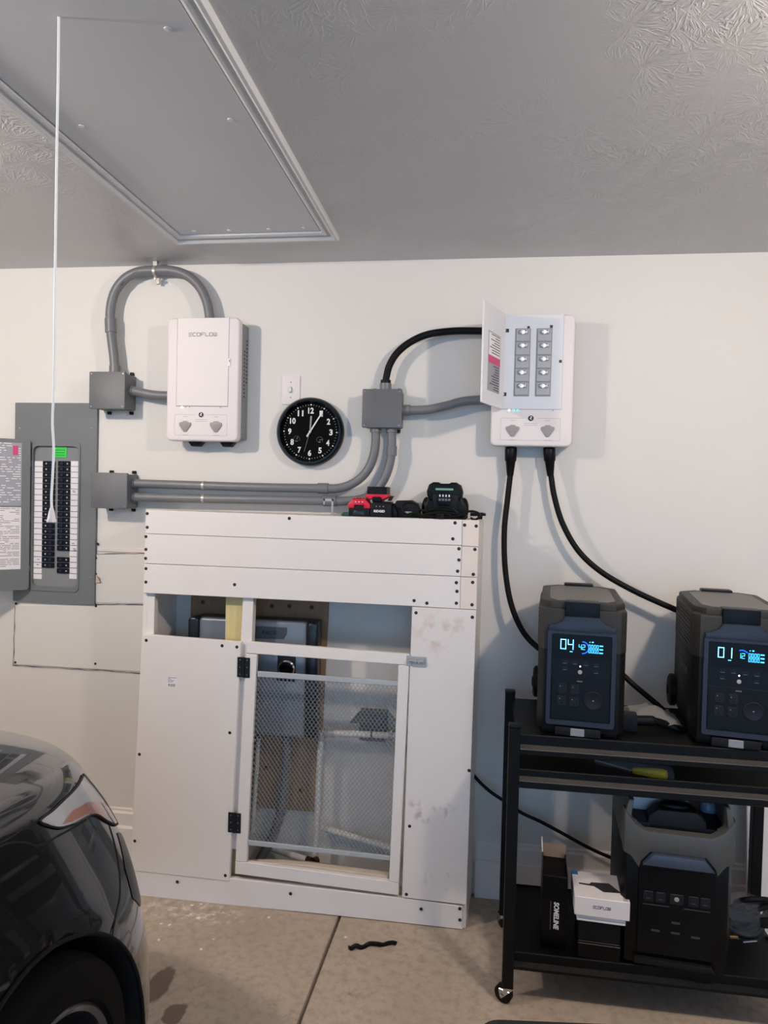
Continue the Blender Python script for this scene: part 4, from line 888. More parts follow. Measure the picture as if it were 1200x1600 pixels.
# ------------------------------------------------------------------ cart
ft, fb = W(806, 1135, .583), W(791, 1540, .583)
XC0 = (ft.x+fb.x)/2; PZ = ft.z; pw = .034
bt = W(1181, 1350, .20); XC1 = bt.x-.004
YC0, YC1 = -.583, -.205
CT = thing('utility_cart', 'black metal two tier rolling cart under the power stations', 'cart', ((XC0+XC1)/2, (YC0+YC1)/2, 0))
pb_ = fb.z
for x in (XC0, XC1):
    for y in (YC0, YC1):
        p = obj('post', G().box(x-pw/2, x+pw/2, y-pw/2, y+pw/2, pb_, PZ, .002, 1), 'cart_black', CT, 0)
        obj('post_cap', G().box(x-pw/2-.001, x+pw/2+.001, y-pw/2-.001, y+pw/2+.001, PZ-.003, PZ+.008, .003, 2), 'black', p)
        # caster
        cz = pb_; MA = Matrix.Translation((x, y, 0)) @ Matrix.Rotation(math.radians(62 if x == XC0 and y == YC0 else 20), 4, 'Z')
        k = obj('caster', G().cyl((0, 0, cz-.010), (0, 0, cz+.002), .016, n=18, M=MA).box(-.015, .015, -.014, .022, cz-.013, cz-.008, .002, 1, M=MA).prism([(-.013, cz-.009), (.022, cz-.009), (.017, .026), (.012, .018), (.004, .026)], 'x', -.0165, -.0145, M=MA).prism([(-.013, cz-.009), (.022, cz-.009), (.017, .026), (.012, .018), (.004, .026)], 'x', .0145, .0165, M=MA), 'chrome', CT, 30)
        obj('wheel', G().lathe([(0, -.010), (.013, -.0115), (.022, -.0115), (.0275, -.008), (.0275, .008), (.022, .0115), (.013, .0115), (0, .010)], (0, .011, .0277), (1, 0, 0), 28, M=MA), 'black_rubber', k)
        obj('hub_cap', G().lathe([(0, -.0128), (.014, -.0122), (.015, -.010), (.015, .010), (.014, .0122), (0, .0128)], (0, .011, .0277), (1, 0, 0), 20, M=MA), 'charcoal', k)
        obj('axle', G().cyl((-.019, .011, .0277), (.019, .011, .0277), .005, n=10, M=MA), 'chrome', k)
yfr = YC0-.006
def tray(name, ztop, hlip, floor_drop, led, m='cart_lip_lit'):
    """metal tray: floor, back and side lips, front lip with an outward ledge"""
    x0, x1, y1 = XC0+pw/2-.002, XC1-pw/2+.002, YC1+.01
    g = G().box(x0-.01, x1+.01, yfr+.01, y1, ztop-floor_drop-.003, ztop-floor_drop, .0008, 1)
    g.box(x0, x1, y1-.002, y1, ztop-hlip, ztop, .0006, 1)
    for x in (x0, x1): g.box(x-.001, x+.001, yfr+.02, y1, ztop-hlip, ztop, .0006, 1)
    T = obj(name, g, 'cart_black', CT, 0)
    prof = [(yfr+.014, ztop), (yfr+.010, ztop), (yfr+.008, ztop-.003), (yfr+.008, ztop-led), (yfr-.007, ztop-led-.009), (yfr-.007, ztop-hlip+.002), (yfr-.005, ztop-hlip), (yfr+.014, ztop-hlip)]
    obj('front_lip', G().prism(prof, 'x', x0, x1), 'cart_black', T, 30)
    if m == 'cart_lip_lit': obj('ledge', G().prism([(yfr+.008, ztop-led+.0012), (yfr+.0078, ztop-led), (yfr-.0072, ztop-led-.0090), (yfr-.0085, ztop-led-.0096), (yfr-.0076, ztop-led-.0072)], 'x', x0, x1), m, T, 0, label='speckled ledge coloured lighter for the light it catches')
    return T
zs1 = W(815, 1148.5, -yfr).z; zs1b = W(815, 1178, -yfr).z
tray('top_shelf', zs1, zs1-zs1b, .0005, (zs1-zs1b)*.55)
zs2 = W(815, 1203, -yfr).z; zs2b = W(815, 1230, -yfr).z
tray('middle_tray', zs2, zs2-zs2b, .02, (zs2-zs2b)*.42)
zs3 = W(803, 1489, -yfr).z; zs3b = W(803, 1513, -yfr).z
tray('bottom_shelf', zs3, zs3-zs3b, .006, (zs3-zs3b)*.6, 'cart_black')
ZS1, ZS2, ZS3 = zs1-.0005, zs2-.02, zs3-.006
# ------------------------------------------------------------------ power stations on the cart
def display(T, parent, x0, x1, z0, z1, y, digits, pct, full):
    M = face_frame((x0, y, z0), (1, 0, 0), (0, 0, 1)); w_, h_ = x1-x0, z1-z0
    g = G()
    for i, ch in enumerate(digits): seg7(g, ch, w_*(.145+.125*i), h_*.36, w_*.085, h_*.40, .0023, M)
    obj('display_digits', g, 'screen_white', parent, 0, local=True)
    g = G().box(0, w_*.05, 0, h_*.035, 0, .0004, M=M @ Matrix.Translation((w_*.30, h_*.24, 0)))
    for i, ch in enumerate(pct): seg7(g, ch, w_*(.455+.06*i), h_*.38, w_*.04, h_*.2, .0014, M)
    for k in range(3): g.box(w_*.80, w_*.86, h_*(.25+.15*k), h_*(.25+.15*k)+h_*.05, 0, .0004, M=M)
    g.box(w_*.63, w_*.645, h_*.69, h_*.73, 0, .0004, M=M).box(w_*.67, w_*.70, h_*.69, h_*.74, 0, .0004, M=M)
    obj('display_marks', g, 'screen_blue', parent, 0, local=True)
    g = G()
    for r in range(2):
        for k in range(4): seg7(g, '0', w_*(.62+.045*k), h_*(.26+.19*r), w_*.026, h_*.15, .0011, M)
    obj('display_rows', g, 'screen_blue', parent, 0, local=True)
    n = 24; a0, a1 = (-PI*.5, PI*.5) if full else (PI*.22, PI*.62)
    cx, cy = (w_*.515, h_*.46); r = h_*.25
    g = strokes(G(), [[(cx+r*math.cos(a0+(a1-a0)*i/n), cy+r*math.sin(a0+(a1-a0)*i/n)) for i in range(n+1)]], .0022, M)
    obj('display_ring', g, 'screen_deep_blue', parent, 0, local=True)
def big_station(loc, rz, label, digits, pct, full):
    T = thing('power_station', label, 'power station', loc, rz)
    P = lambda name, g, m, par=T, sm=35, lab=None: obj(name, g, m, par, sm, lab, local=True)
    hw, D, H = .127, .46, .402
    plan = lambda w_, c=.03, y0=0, y1=D: [(-w_+c*.6, y0), (w_-c*.6, y0), (w_, y0+c), (w_, y1-c), (w_-c, y1), (-w_+c, y1), (-w_, y1-c), (-w_, y0+c)]
    P('lower_body', G().prism(plan(hw), 'z', .014, .262, bev=.006, both=True), 'station_lower')
    P('upper_body', G().prism(plan(hw+.001), 'z', .384, .258, bev=.010), 'station_shell')
    P('lid', G().prism(plan(hw-.003, .05, .01, D-.01), 'z', H, .378, bev=.007), 'station_shell')
    P('top_plate', G().prism(plan(hw-.03, .04, .035, D-.05), 'z', H+.001, H-.002), 'station_top')
    P('front_handle', G().box(-.052, .048, -.008, .05, .345, H+.003, .004), 'black')
    P('rear_handle', G().box(-.05, .05, D-.04, D+.008, .36, H+.008, .005), 'black')
    P('collar', G().prism([(-.098, .316), (.095, .316), (.095, .332), (.085, .335), (.062, .345), (.048, .362), (-.050, .362), (-.064, .345), (-.087, .335), (-.098, .332)], 'y', -.016, .004, bev=.004), 'station_frame')
    fr = P('panel_frame', G().frame(rrect(-.100, .097, .036, .320, .008), rrect(-.088, .085, .05, .309, .004), 'y', -.014, .004), 'station_frame')
    P('control_panel', G().box(-.09, .087, -.008, .004, .048, .311), 'station_panel', sm=0)
    P('socket_panel', G().box(-.086, .083, -.0095, -.006, .052, .178, .001, 1), 'station_panel', sm=0)
    sc = P('screen', G().prism(rrect(-.086, .083, .239, .309, .004), 'y', -.0105, -.006), 'screen_black', sm=0)
    display(T, sc, -.086, .083, .239, .309, -.0109, digits, pct, full)
    for (x, z) in ((-.054, .145), (-.017, .144), (-.055, .108), (-.018, .107)):
        s = P('socket', G().prism(rrect(x-.0135, x+.0135, z-.0145, z+.0145, .004), 'y', -.0115, -.009, bev=.001, seg=1), 'socket', sm=0)
        obj('socket_pins', G().box(x-.007, x-.005, -.0118, -.0114, z+.001, z+.008).box(x+.005, x+.007, -.0118, -.0114, z+.001, z+.007).box(x-.002, x+.002, -.0118, -.0114, z-.009, z-.004), 'black', s, 0, local=True)
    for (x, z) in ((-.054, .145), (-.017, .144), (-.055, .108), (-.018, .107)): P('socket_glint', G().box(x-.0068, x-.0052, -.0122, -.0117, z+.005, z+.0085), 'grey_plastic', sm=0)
    P('round_outlet', G().lathe([(.021, 0), (.028, 0), (.028, .003), (.025, .004), (.022, .003), (0, .003)], (.036, -.0085, .115), (0, -1, 0), 28), 'socket')
    P('outlet_pin', G().lathe([(0, 0), (.002, 0), (0, .001)], (.036, -.0118, .115), (0, -1, 0), 10), 'button_grey')
    P('power_button', G().lathe([(.0065, 0), (.006, .0025), (0, .003)], (-.004, -.0078, .197), (0, -1, 0), 18), 'button_grey')
    P('power_light', G().lathe([(.0022, 0), (0, .001)], (-.004, -.0080, .214), (0, -1, 0), 10), 'led_white')
    for (x, z) in ((-.048, .226), (-.019, .226), (.012, .224), (.042, .223), (-.048, .207), (.042, .203)):
        s = P('port', G().prism(rrect(x-.008, x+.008, z-.003, z+.003, .002), 'y', -.0086, -.0078), 'socket', sm=0)
        obj('port_mark', G().box(x-.006, x+.006, -.0084, -.0078, z-.0065, z-.0052), 'grey_ink', s, 0, local=True)
    P('badge', G().box(-.012, .004, -.0098, -.009, .168, .171), 'grey_ink', sm=0)
    P('lower_handle', G().box(-.072, .06, -.012, .02, .004, .030, .004), 'charcoal')
    P('handle_latch', G().box(-.027, .014, -.0135, -.010, .005, .028, .002, 1), 'latch_grey', sm=0)
    for s in (-1, 1): P('foot', G().box(s*.09-.02, s*.09+.02, .02, .07, 0, .018, .003), 'black_rubber')
    vg = G()
    for k in range(9):
        for s in (-1, 1): vg.box(s*(hw+.001)-.002, s*(hw+.001)+.002, .05, D-.06, .27+k*.0125, .2745+k*.0125)
    P('vent_fins', vg, 'charcoal', sm=0)
    for s in (-1, 1):
        wl = P('wheel', G().lathe([(0, -.014), (.045, -.014), (.055, -.008), (.055, .008), (.045, .014), (0, .014)], (s*(hw+.008), D-.055, .055), (1, 0, 0), 32), 'black_rubber')
        P('axle_cap', G().lathe([(0, 0), (.02, 0), (.016, .004), (0, .005)], (s*(hw+.022), D-.055, .055), (s, 0, 0), 20), 'charcoal', wl)
    g = logo('ECOFLOW', .19, .018, .003, face_frame((-hw-.0008, .20, .19), (0, -1, 0), (0, 0, 1)))
    P('side_lettering', g, 'grey_ink', sm=0)
    return T
c1 = GZ(904, 1153, ZS1); c2 = GZ(1153, 1170.5, ZS1)
big_station((c1.x+.003, c1.y+.008, ZS1), -math.radians(5.5), 'dark grey power station at the left of the cart, screen reading 04', '04', '42', True)
big_station((c2.x, c2.y+.004, ZS1), -math.radians(8), 'dark grey power station at the right of the cart, screen reading 01', '01', '12', False)
# lower station
def lower_station(loc, rz, label):
    T = thing('power_station', label, 'power station', loc, rz)
    P = lambda name, g, m, par=T, sm=35: obj(name, g, m, par, sm, local=True)
    hw, D, H = .152, .30, .50
    P('lower_body', G().prism([(-hw+.012, 0), (hw-.012, 0), (hw, .02), (hw, D), (-hw, D), (-hw, .02)], 'z', .012, .36, bev=.008, both=True), 'black')
    P('upper_shell', G().prism([(-hw, .345), (-hw+.02, .335), (-hw+.045, .302), (-hw+.05, .322), (-hw+.075, .352), (hw-.075, .352), (hw-.05, .322), (hw-.045, .302), (hw-.02, .335), (hw, .345), (hw, .47), (hw-.012, .455), (hw-.03, .432), (hw-.06, .412), (-hw+.06, .412), (-hw+.03, .432), (-hw+.012, .455), (-hw, .47)], 'y', -.012, .03, bev=.004), 'station_grey')
    for s in (-1, 1):
        P('side_shell', G().prism([(s*hw, .35), (s*(hw-.018), .35), (s*(hw-.018), .43), (s*(hw-.026), H), (s*(hw-.012), H), (s*hw, .45)], 'y', -.006, D, bev=.004), 'station_grey')
    P('top_deck', G().box(-hw+.016, hw-.016, .02, D, .40, .425, .004), 'black')
    P('handle_recess', G().prism([(-.085, .40), (.085, .40), (.08, .445), (.055, .468), (-.055, .468), (-.08, .445)], 'y', .02, .07, bev=.006), 'charcoal')
    P('handle_top', G().ball((0, .06, .47), .05, (1, .5, .35)), 'black')
    P('brow', G().prism([(-.098, .318), (.098, .318), (.07, .352), (-.07, .352)], 'y', -.026, -.002, bev=.003), 'brow_blue')
    P('front_panel', G().prism(rrect(-.105, .105, .05, .318, .01), 'y', -.006, .004), 'black')
    P('screen', G().prism(rrect(-.08, .08, .245, .302, .004), 'y', -.0075, -.004), 'screen_black', sm=0)
    for i, x in enumerate((-.078, -.044, 0, .046, .078)):
        w_ = .020 if i != 2 else .028
        b = P('button', G().prism(rrect(x-w_*.7, x+w_*.7, .205, .235, .004), 'y', -.009, -.005, bev=.001, seg=1), 'socket', sm=0)
        if i == 2: obj('button_dot', G().lathe([(.007, 0), (0, .001)], (x, -.0092, .221), (0, -1, 0), 16), 'button_grey', b, local=True)
        else: obj('button_icon', G().box(x-.006, x+.006, -.0096, -.009, .213, .216), 'dim_ink', b, 0, local=True)
    for x0, x1 in ((-.092, -.02), (.02, .092)): P('trim_line', G().box(x0, x1, -.0075, -.005, .194, .1965), 'dim_ink', sm=0)
    for x, z in ((-.055, .12), (0, .15), (0, .12), (.055, .115)): P('port', G().prism(rrect(x-.012, x+.012, z-.003, z+.003, .002), 'y', -.0078, -.005), 'dim_ink', sm=0)
    P('base_strip', G().prism([(-.112, .018), (.112, .018), (.1, .036), (-.112, .036)], 'y', -.014, .002, bev=.003), 'charcoal')
    for s in (-1, 1): P('foot', G().box(s*.1-.02, s*.1+.02, .01, .06, 0, .014, .003), 'black_rubber')
    return T
c3 = GZ(1056, 1528, ZS3)
lower_station((c3.x, c3.y+.025, ZS3), -math.radians(4), 'black power station standing on the bottom shelf of the cart')
# things lying on the lower station
sx = c3.x; sy = c3.y+.025; zd = ZS3+.425
ms = thing('leaflet', 'white printed leaflet lying on top of the lower power station', 'paper', (sx-.03, sy+.12, zd))
R_ = Matrix.Rotation(-.5, 4, 'X')
obj('sheet', G().box(-.085, .085, -.002, .001, 0, .105), 'cool_white_plastic', ms, 0, local=True, M=Matrix.Rotation(.35, 4, 'X'))
obj('print_line', G().box(-.065, -.04, -.003, -.0018, .085, .093).box(-.03, .0, -.003, -.0018, .085, .091), 'ink', ms, 0, local=True, M=Matrix.Rotation(.35, 4, 'X'))
cpx = W(1107, 1264, .44)
solo('plastic_cup_lid', G().ball((cpx.x, -.44, cpx.z), .030, (.85, .7, 1.15)), 'cup_blue', 'translucent pale blue plastic dome on the lower power station', 'lid')
# adapter, plastic bag and cables between the stations
a = GZ(975, 1143, ZS1)
AD = thing('power_adapter', 'black power adapter block lying between the two upper power stations', 'adapter', (a.x+.008, a.y+.03, ZS1), -.1)
obj('block', G().box(-.036, .034, -.03, .02, 0, .052, .005), 'charcoal', AD, local=True)
obj('lead', G().tube(smooth_path([(.034, -.005, .03), (.08, -.004, .033), (.12, .01, .022), (.165, .02, .006), (.185, .06, .005)], 6), [.016]*7+[.012]*6+[.009]*12, 12), 'black_rubber', AD, local=True)
pb0 = W(1013, 1112, .40)
bag = []
for i in range(9):
    row = []
    for j in range(7):
        u, v = i/8, j/6; x = GZ(970, 1125, ZS1).x+.16*u; y = -.47+.16*v
        z = ZS1+.02+.03*math.sin(u*PI)*math.sin(v*PI)+random.uniform(0, .016)
        row.append((x, y, z))
    bag.append(row)
solo('plastic_bag', G().grid(bag), 'milky_film', 'crumpled milky plastic bag lying behind the power adapter', 'bag', smooth=20)
def cable(name, pts, r, label, m='black_rubber', k=8):
    P = smooth_path(pts, k); T = thing(name, label, 'cable', min(P, key=lambda v: v.z))
    obj('sheath', G().tube(P, r, 12), m, T); return T
def plug_body(T, top, bot):
    obj('plug', G().tube([top, lerp3(top, bot, .1), lerp3(top, bot, .45), lerp3(top, bot, .5), lerp3(top, bot, .95), bot], [.0215, .0225, .0215, .018, .0125, .011], 20), 'black', T)
def lerp3(a, b, t): return a+(b-a)*t
k1 = cable('cable', [W(797.5, 740, .055), W(793, 780, .058), W(788, 830, .062), W(789.5, 890, .07), W(799, 945, .08), W(818, 988, .09), W(846, 1016, .1), W(880, 1035, .11)], .0105, 'black cable from the open panel to the left upper power station')
plug_body(k1, W(798.5, 699, .05), W(797, 744, .055))
k2 = cable('cable', [W(860.5, 740, .055), W(866, 775, .058), W(879, 818, .062), W(904, 861, .068), W(940, 894, .074), W(990, 923, .082), W(1045, 948, .09), W(1090, 966, .1)], .0105, 'black cable from the open panel to the right upper power station')
plug_body(k2, W(858, 699, .05), W(860, 744, .055))
cable('cable', [W(972, 1053, .17), W(990, 1070, .19), W(1020, 1095, .21), W(1050, 1122, .24), W(1078, 1152, .27)], .0095, 'short black cable running between the two upper power stations')
cable('cable', [W(728, 1196, .03), W(744, 1216, .06), W(765, 1236, .07), W(790, 1253, .08), W(815, 1270, .09), W(845, 1284, .10), W(875, 1300, .11), W(925, 1327, .12), W(975, 1348, .13), W(1030, 1366, .14)], .0062, 'thin black cord drooping along the wall behind the cart')
# screwdriver in the middle tray
p0, p1, p2 = GZ(932, 1188, ZS2+.014), GZ(984, 1202, ZS2+.014), GZ(1042, 1213, ZS2+.017)
yy = -.48
p0, p1, p2 = W(930, 1188, .44), W(989, 1204, .49), W(1043, 1212, .53)
SDV = thing('screwdriver', 'yellow handled screwdriver in a clear bag on the middle tray', 'screwdriver', (p1.x, p1.y, ZS2))
obj('shaft', G().tube([p0, lerp3(p0, p1, .5), p1], [.0022, .0032, .0034], 10), 'zinc', SDV)
obj('collar', G().tube([lerp3(p0, p1, .95), lerp3(p1, p2, .03)], .007, 14), 'chrome', SDV)
obj('handle', G().tube([p1, lerp3(p1, p2, .1), lerp3(p1, p2, .3), lerp3(p1, p2, .6), lerp3(p1, p2, .85), lerp3(p1, p2, .97), p2], [.008, .011, .013, .0165, .0175, .015, .006], 10), 'yellow', SDV, 25)
bg_rows = []
for i in range(12):
    t = i/11; c = lerp3(p0+Vector((0, 0, .002)), p2+Vector((.012, 0, 0)), t); rr = .012+.012*t+random.uniform(0, .004)
    bg_rows.append([c+Vector((0, rr*1.1*math.cos(a), max(ZS2+.001-c.z, rr*math.sin(a)))) for a in [2*PI*q/12 for q in range(12)]])
obj('clear_bag', G().grid(bg_rows, close=True), 'clear_film', SDV, 20)
# boxes at the left of the bottom shelf
a = GZ(848, 1480, ZS3); b = GZ(884, 1487, ZS3)
BX = thing('narrow_box', 'tall narrow black box with white lettering on the bottom shelf', 'box', ((a.x+b.x)/2, (a.y+b.y)/2+.05, ZS3), -.06)
w2 = .038; hbx = .226
obj('front_face', G().box(-w2, w2, -.05, -.047, 0, hbx, .0008, 1), 'black', BX, 0, local=True)
obj('side_wall', G().box(-w2, -w2+.003, -.047, .10, 0, hbx, .0008, 1), 'black', BX, 0, local=True)
obj('side_wall', G().box(w2-.003, w2, -.047, .10, 0, hbx, .0008, 1), 'black', BX, 0, local=True)
obj('rear_wall', G().box(-w2, w2, .097, .10, 0, hbx+.03, .0008, 1), 'cardboard', BX, 0, local=True)
obj('inner_block', G().box(-w2+.004, w2-.004, -.046, .095, .01, hbx-.012), 'black', BX, 0, local=True)
obj('open_flap', G().grid([[(-w2, -.05, hbx), (-w2, .06, hbx)], [(-w2-.004, -.045, hbx+.07), (-w2-.004, .055, hbx+.07)], [(-w2-.001, -.045, hbx+.07), (-w2-.001, .055, hbx+.07)], [(-w2+.003, -.05, hbx), (-w2+.003, .06, hbx)]]), 'paper', BX, 0, local=True)
obj('lettering', text_g('SOMELINE', .085, .016, 0, face_frame((.006, -.0506, .105), (0, 0, -1), (1, 0, 0)), bold=.04, shear=.15), 'lettering_white', BX, 0, local=True)
obj('small_print', G().box(-.012, -.0105, -.0508, -.05, .06, .148), 'grey_ink', BX, 0, local=True)
# two dark boxes, booklet and the white box in a stack
a = GZ(907, 1499, ZS3+.0); b = GZ(973, 1508, ZS3)
sx0 = (a.x+b.x)/2-.006; sy0 = (a.y+b.y)/2; wS = b.x-a.x
rzS = -.05
def stackbox(name, label, cat, dx, dy, z, sxx, dep, hh, m):
    T = thing(name, label, cat, (sx0+dx, sy0+dy+dep/2, z), rzS)
    obj('body', G().box(-sxx/2, sxx/2, -dep/2, dep/2, 0, hh, .0015, 1), m, T, 0, local=True); return T
z = ZS3; D1 = stackbox('dark_box', 'dark box at the very bottom of the stack on the cart shelf', 'box', 0, 0, z, wS, .12, .058, 'black'); z += .0585
obj('lid_edge', G().box(-wS/2-.0005, wS/2+.0005, -.0608, -.06, .05, .0515), 'grey_ink', D1, 0, local=True)
D2 = stackbox('dark_box', 'dark navy box under the white booklet in the shelf stack', 'box', 0, .002, z, wS, .12, .062, 'station_panel'); z += .0625
BK = stackbox('booklet', 'white folded booklet pressed under the white carton', 'booklet', .003, -.006, z, wS+.018, .125, .020, 'paper'); z += .0205
obj('page_gap', G().box(-wS/2-.008, wS/2+.008, -.0632, -.0625, .008, .0092), 'grey_paper', BK, 0, local=True)
wW = .158
WB = stackbox('white_carton', 'white carton with a black adapter pictured, on top of the shelf stack', 'box', .004, -.014, z, wW, .15, .056, 'white_plastic')
obj('lettering', logo('ECOFLOW', .052, .0075, .0012, face_frame((0, -.0752, .03), (1, 0, 0), (0, 0, 1))), 'ink', WB, 0, local=True)
Mt = Matrix.Translation((0, 0, .0562))
obj('adapter_picture', G().prism([(-.062, .005), (-.03, .003), (-.024, .014), (.03, .02), (.06, -.028), (.008, -.034), (-.018, -.006), (-.03, -.006), (-.06, -.003)], 'z', 0, .0004, M=Mt), 'ink', WB, 0, local=True)
obj('blue_sticker', G().box(-.079, -.06, .052, .075, 0, .0004, M=Mt), 'blue_label', WB, 0, local=True)
pr = G()
for k in range(4): pr.box(.062+.0035*k, .0635+.0035*k, -.07, -.07+random.uniform(.02, .035), 0, .0003, M=Mt)
obj('fine_print', pr, 'grey_ink', WB, 0, local=True)
# bag of leads at the right end of the shelf
a = GZ(1172, 1487, ZS3)
LB = thing('lead_bundle', 'clear bag of coiled black leads with a brass tip on the shelf', 'cable', (a.x, a.y+.06, ZS3))
for k in range(4):
    cpts = [(.055*math.cos(t)+.01*k, .03*math.sin(t), .03+.02*k+.03*math.sin(t+k)+.03) for t in [2*PI*q/10 for q in range(11)]]
    obj('coil', G().tube(smooth_path(cpts, 3), .009, 8), 'black_rubber', LB, local=True)
rows = []
for i in range(10):
    v = -PI/2+PI*i/9; rows.append([((.085+random.uniform(-.012, .012))*math.cos(v)*math.cos(q), (.05+random.uniform(-.008, .008))*math.cos(v)*math.sin(q), .075+.073*math.sin(v)) for q in [2*PI*t/16 for t in range(16)]])
obj('bag_film', G().grid(rows, close=True), 'clear_film', LB, 15, local=True)
obj('brass_tip', G().tube([(-.085, -.05, .03), (-.06, -.05, .033), (-.058, -.05, .033), (-.035, -.05, .034)], [.006, .007, .009, .009], 12), 'copper', LB, local=True)
obj('steel_tip', G().tube([(-.02, -.055, .024), (.02, -.055, .032)], .0045, 10), 'chrome', LB, local=True)
obj('plug', G().box(.03, .06, -.05, -.02, .07, .10, .004), 'charcoal', LB, local=True)
# white board leaning on the wall behind the cart
a, b = W(1160, 1380, .10), W(1215, 1384, .10)
solo('leaning_board', G().grid([[(a.x+.02, -.04, .62), (b.x+.2, -.04, .62), (b.x+.2, -.028, .62), (a.x+.02, -.028, .62)], [(a.x, -.17, .0), (b.x+.2, -.17, 0), (b.x+.2, -.155, 0), (a.x, -.155, 0)]], close=True), 'white_paint', 'white board leaning on the wall behind the right cart post', 'board', smooth=0)
# ------------------------------------------------------------------ foreground bin, strap, flakes
bc = GZ(900, 1640, .42)
e0, e1 = GZ(756, 1589, .42), GZ(1000, 1599, .42)
ang = math.atan2(e1.y-e0.y, e1.x-e0.x)
BN = thing('storage_bin', 'black plastic bin whose rounded rim shows at the bottom of the photo', 'bin', (e0.x, e0.y, 0), ang)
o1 = rrect(-.02, .50, -.36, 0, .05, 6); i1 = rrect(-.006, .486, -.346, -.014, .04, 6); o2 = rrect(.01, .47, -.33, -.03, .04, 6); i2 = rrect(.016, .464, -.324, -.036, .036, 6)
t3 = lambda L, z: [(p[0], p[1], z) for p in L]
obj('wall', G().grid([t3(o2, 0.003), t3(rrect(-.004, .484, -.344, -.016, .045, 6), .39), t3(i1, .39), t3(i2, .012)], close=True), 'bin_black', BN, local=True)
obj('base', G().prism(o2, 'z', 0, .012), 'bin_black', BN, local=True)
obj('rim', G().grid([t3(i1, .385), t3(rrect(-.008, .488, -.348, -.012, .042, 6), .414), t3(rrect(-.014, .494, -.354, -.006, .046, 6), .42), t3(o1, .412), t3(o1, .385)], close=True), 'bin_black', BN, local=True)
sp = [GZ(x, y, .006) for x, y in ((545, 1480), (549, 1483), (556, 1481), (566, 1480), (577, 1476), (588, 1478), (598, 1476), (607, 1475), (614, 1476), (619, 1474))]
for i, q in enumerate(sp): q.z = .005+.004*(i % 3)
solo('plastic_strap', G().tube(smooth_path(sp, 4), .0075, 8, flat=.35), 'black', 'twisted black plastic strap lying on the concrete floor', 'strap')
fl = None
for i, p in enumerate(((310, 1435), (298, 1429), (334, 1430), (314, 1413), (264, 1446), (252, 1444), (420, 1434), (266, 1445), (334, 1468), (314, 1484), (540, 1465), (248, 1469), (300, 1415))):
    c = GZ(*p); s = (.010 if i == 0 else random.uniform(.003, .006))
    pts = [(s*random.uniform(.7, 1.3)*math.cos(t), s*random.uniform(.6, 1.2)*math.sin(t)) for t in [2*PI*q/7 for q in range(7)]]
    o = obj('paint_flake', G().prism(pts, 'z', 0, .0015+s*.1), 'flake', None, 0); o.location = c
    tag(o, 'largest white paint flake on the floor by the enclosure' if i == 0 else 'small white paint flake on the concrete floor', 'paint flake', None if i == 0 else 'small paint flakes on the floor')
# ------------------------------------------------------------------ car, nosed in at the left
CX, CY0, CN = -1.59, -1.494, 2.5
PROF = [(0, 0.17, 0.83, 0.638), (0.15, 0.25, 0.878, 0.705), (0.3, 0.35, 0.879, 0.737), (0.5, 0.5, 0.859, 0.717), (0.65, 0.62, 0.826, 0.689), (0.8, 0.72, 0.784, 0.636), (0.9, 0.79, 0.752, 0.587), (1, 0.83, 0.732, 0.549), (1.2, 0.86, 0.682, 0.497), (1.4, 0.885, 0.57, 0.371), (1.7, 0.91, 0.324, 0.177), (2, 0.92, 0, 0)]
def pinterp(v, c):                                            # smooth interpolation of the section table
    for i in range(len(PROF)-1):
        if v <= PROF[i+1][0] or i == len(PROF)-2:
            a, b = PROF[i], PROF[i+1]; t = (v-a[0])/(b[0]-a[0])
            p0 = PROF[max(i-1, 0)]; p3 = PROF[min(i+2, len(PROF)-1)]; h = b[0]-a[0]
            m0 = (b[c]-p0[c])/max(b[0]-p0[0], 1e-6)*h; m1 = (p3[c]-a[c])/max(p3[0]-a[0], 1e-6)*h
            return (2*t**3-3*t*t+1)*a[c]+(t**3-2*t*t+t)*m0+(-2*t**3+3*t*t)*b[c]+(t**3-t*t)*m1
def S(u, v):
    z, wd, L = pinterp(v, 1), pinterp(v, 2), pinterp(v, 3)
    if u <= 1: x, y = wd, -1.75*(1-u)
    else:
        a = min((u-1)*PI/2, PI/2); x = wd*max(math.cos(a), 0)**(2/CN); y = L*math.sin(a)**(2/CN)
    k = max(0, min(1.3, (.75-y)/1.6)); up = max(0, min(1, (z-.5)/.35))
    return Vector((CX+x, CY0+y, z+.151*k*up))
def SN(u, v):
    e = .004; a = S(min(u+e, 2), v)-S(max(u-e, 0), v); b = S(u, min(v+e, 2))-S(u, max(v-e, 0)); n = a.cross(b)
    n = n.normalized() if n.length > 1e-12 else Vector((0, 0, 1))
    c = S(u, v)-Vector((CX, CY0-.3, .4)); return n if n.dot(c) > 0 else -n
CAR = thing('car', 'black car nosed up to the wall, headlight and front wheel showing', 'car', (CX, -2.0, 0))
WY, WR = -1.60, .325
t = bmesh.new(); NU, NV = 96, 72
us = [i/24*.99 for i in range(25)]+[1+i/72 for i in range(73)]
vs = [2*j/NV for j in range(NV)]+[1.985]
allu = [(u, 1) for u in us]+[(u, -1) for u in us[-2::-1]]
def inside(p): return (p.y-WY)**2+(p.z-.32)**2 < .362**2 and abs(p.x-CX) > .3
vv = []
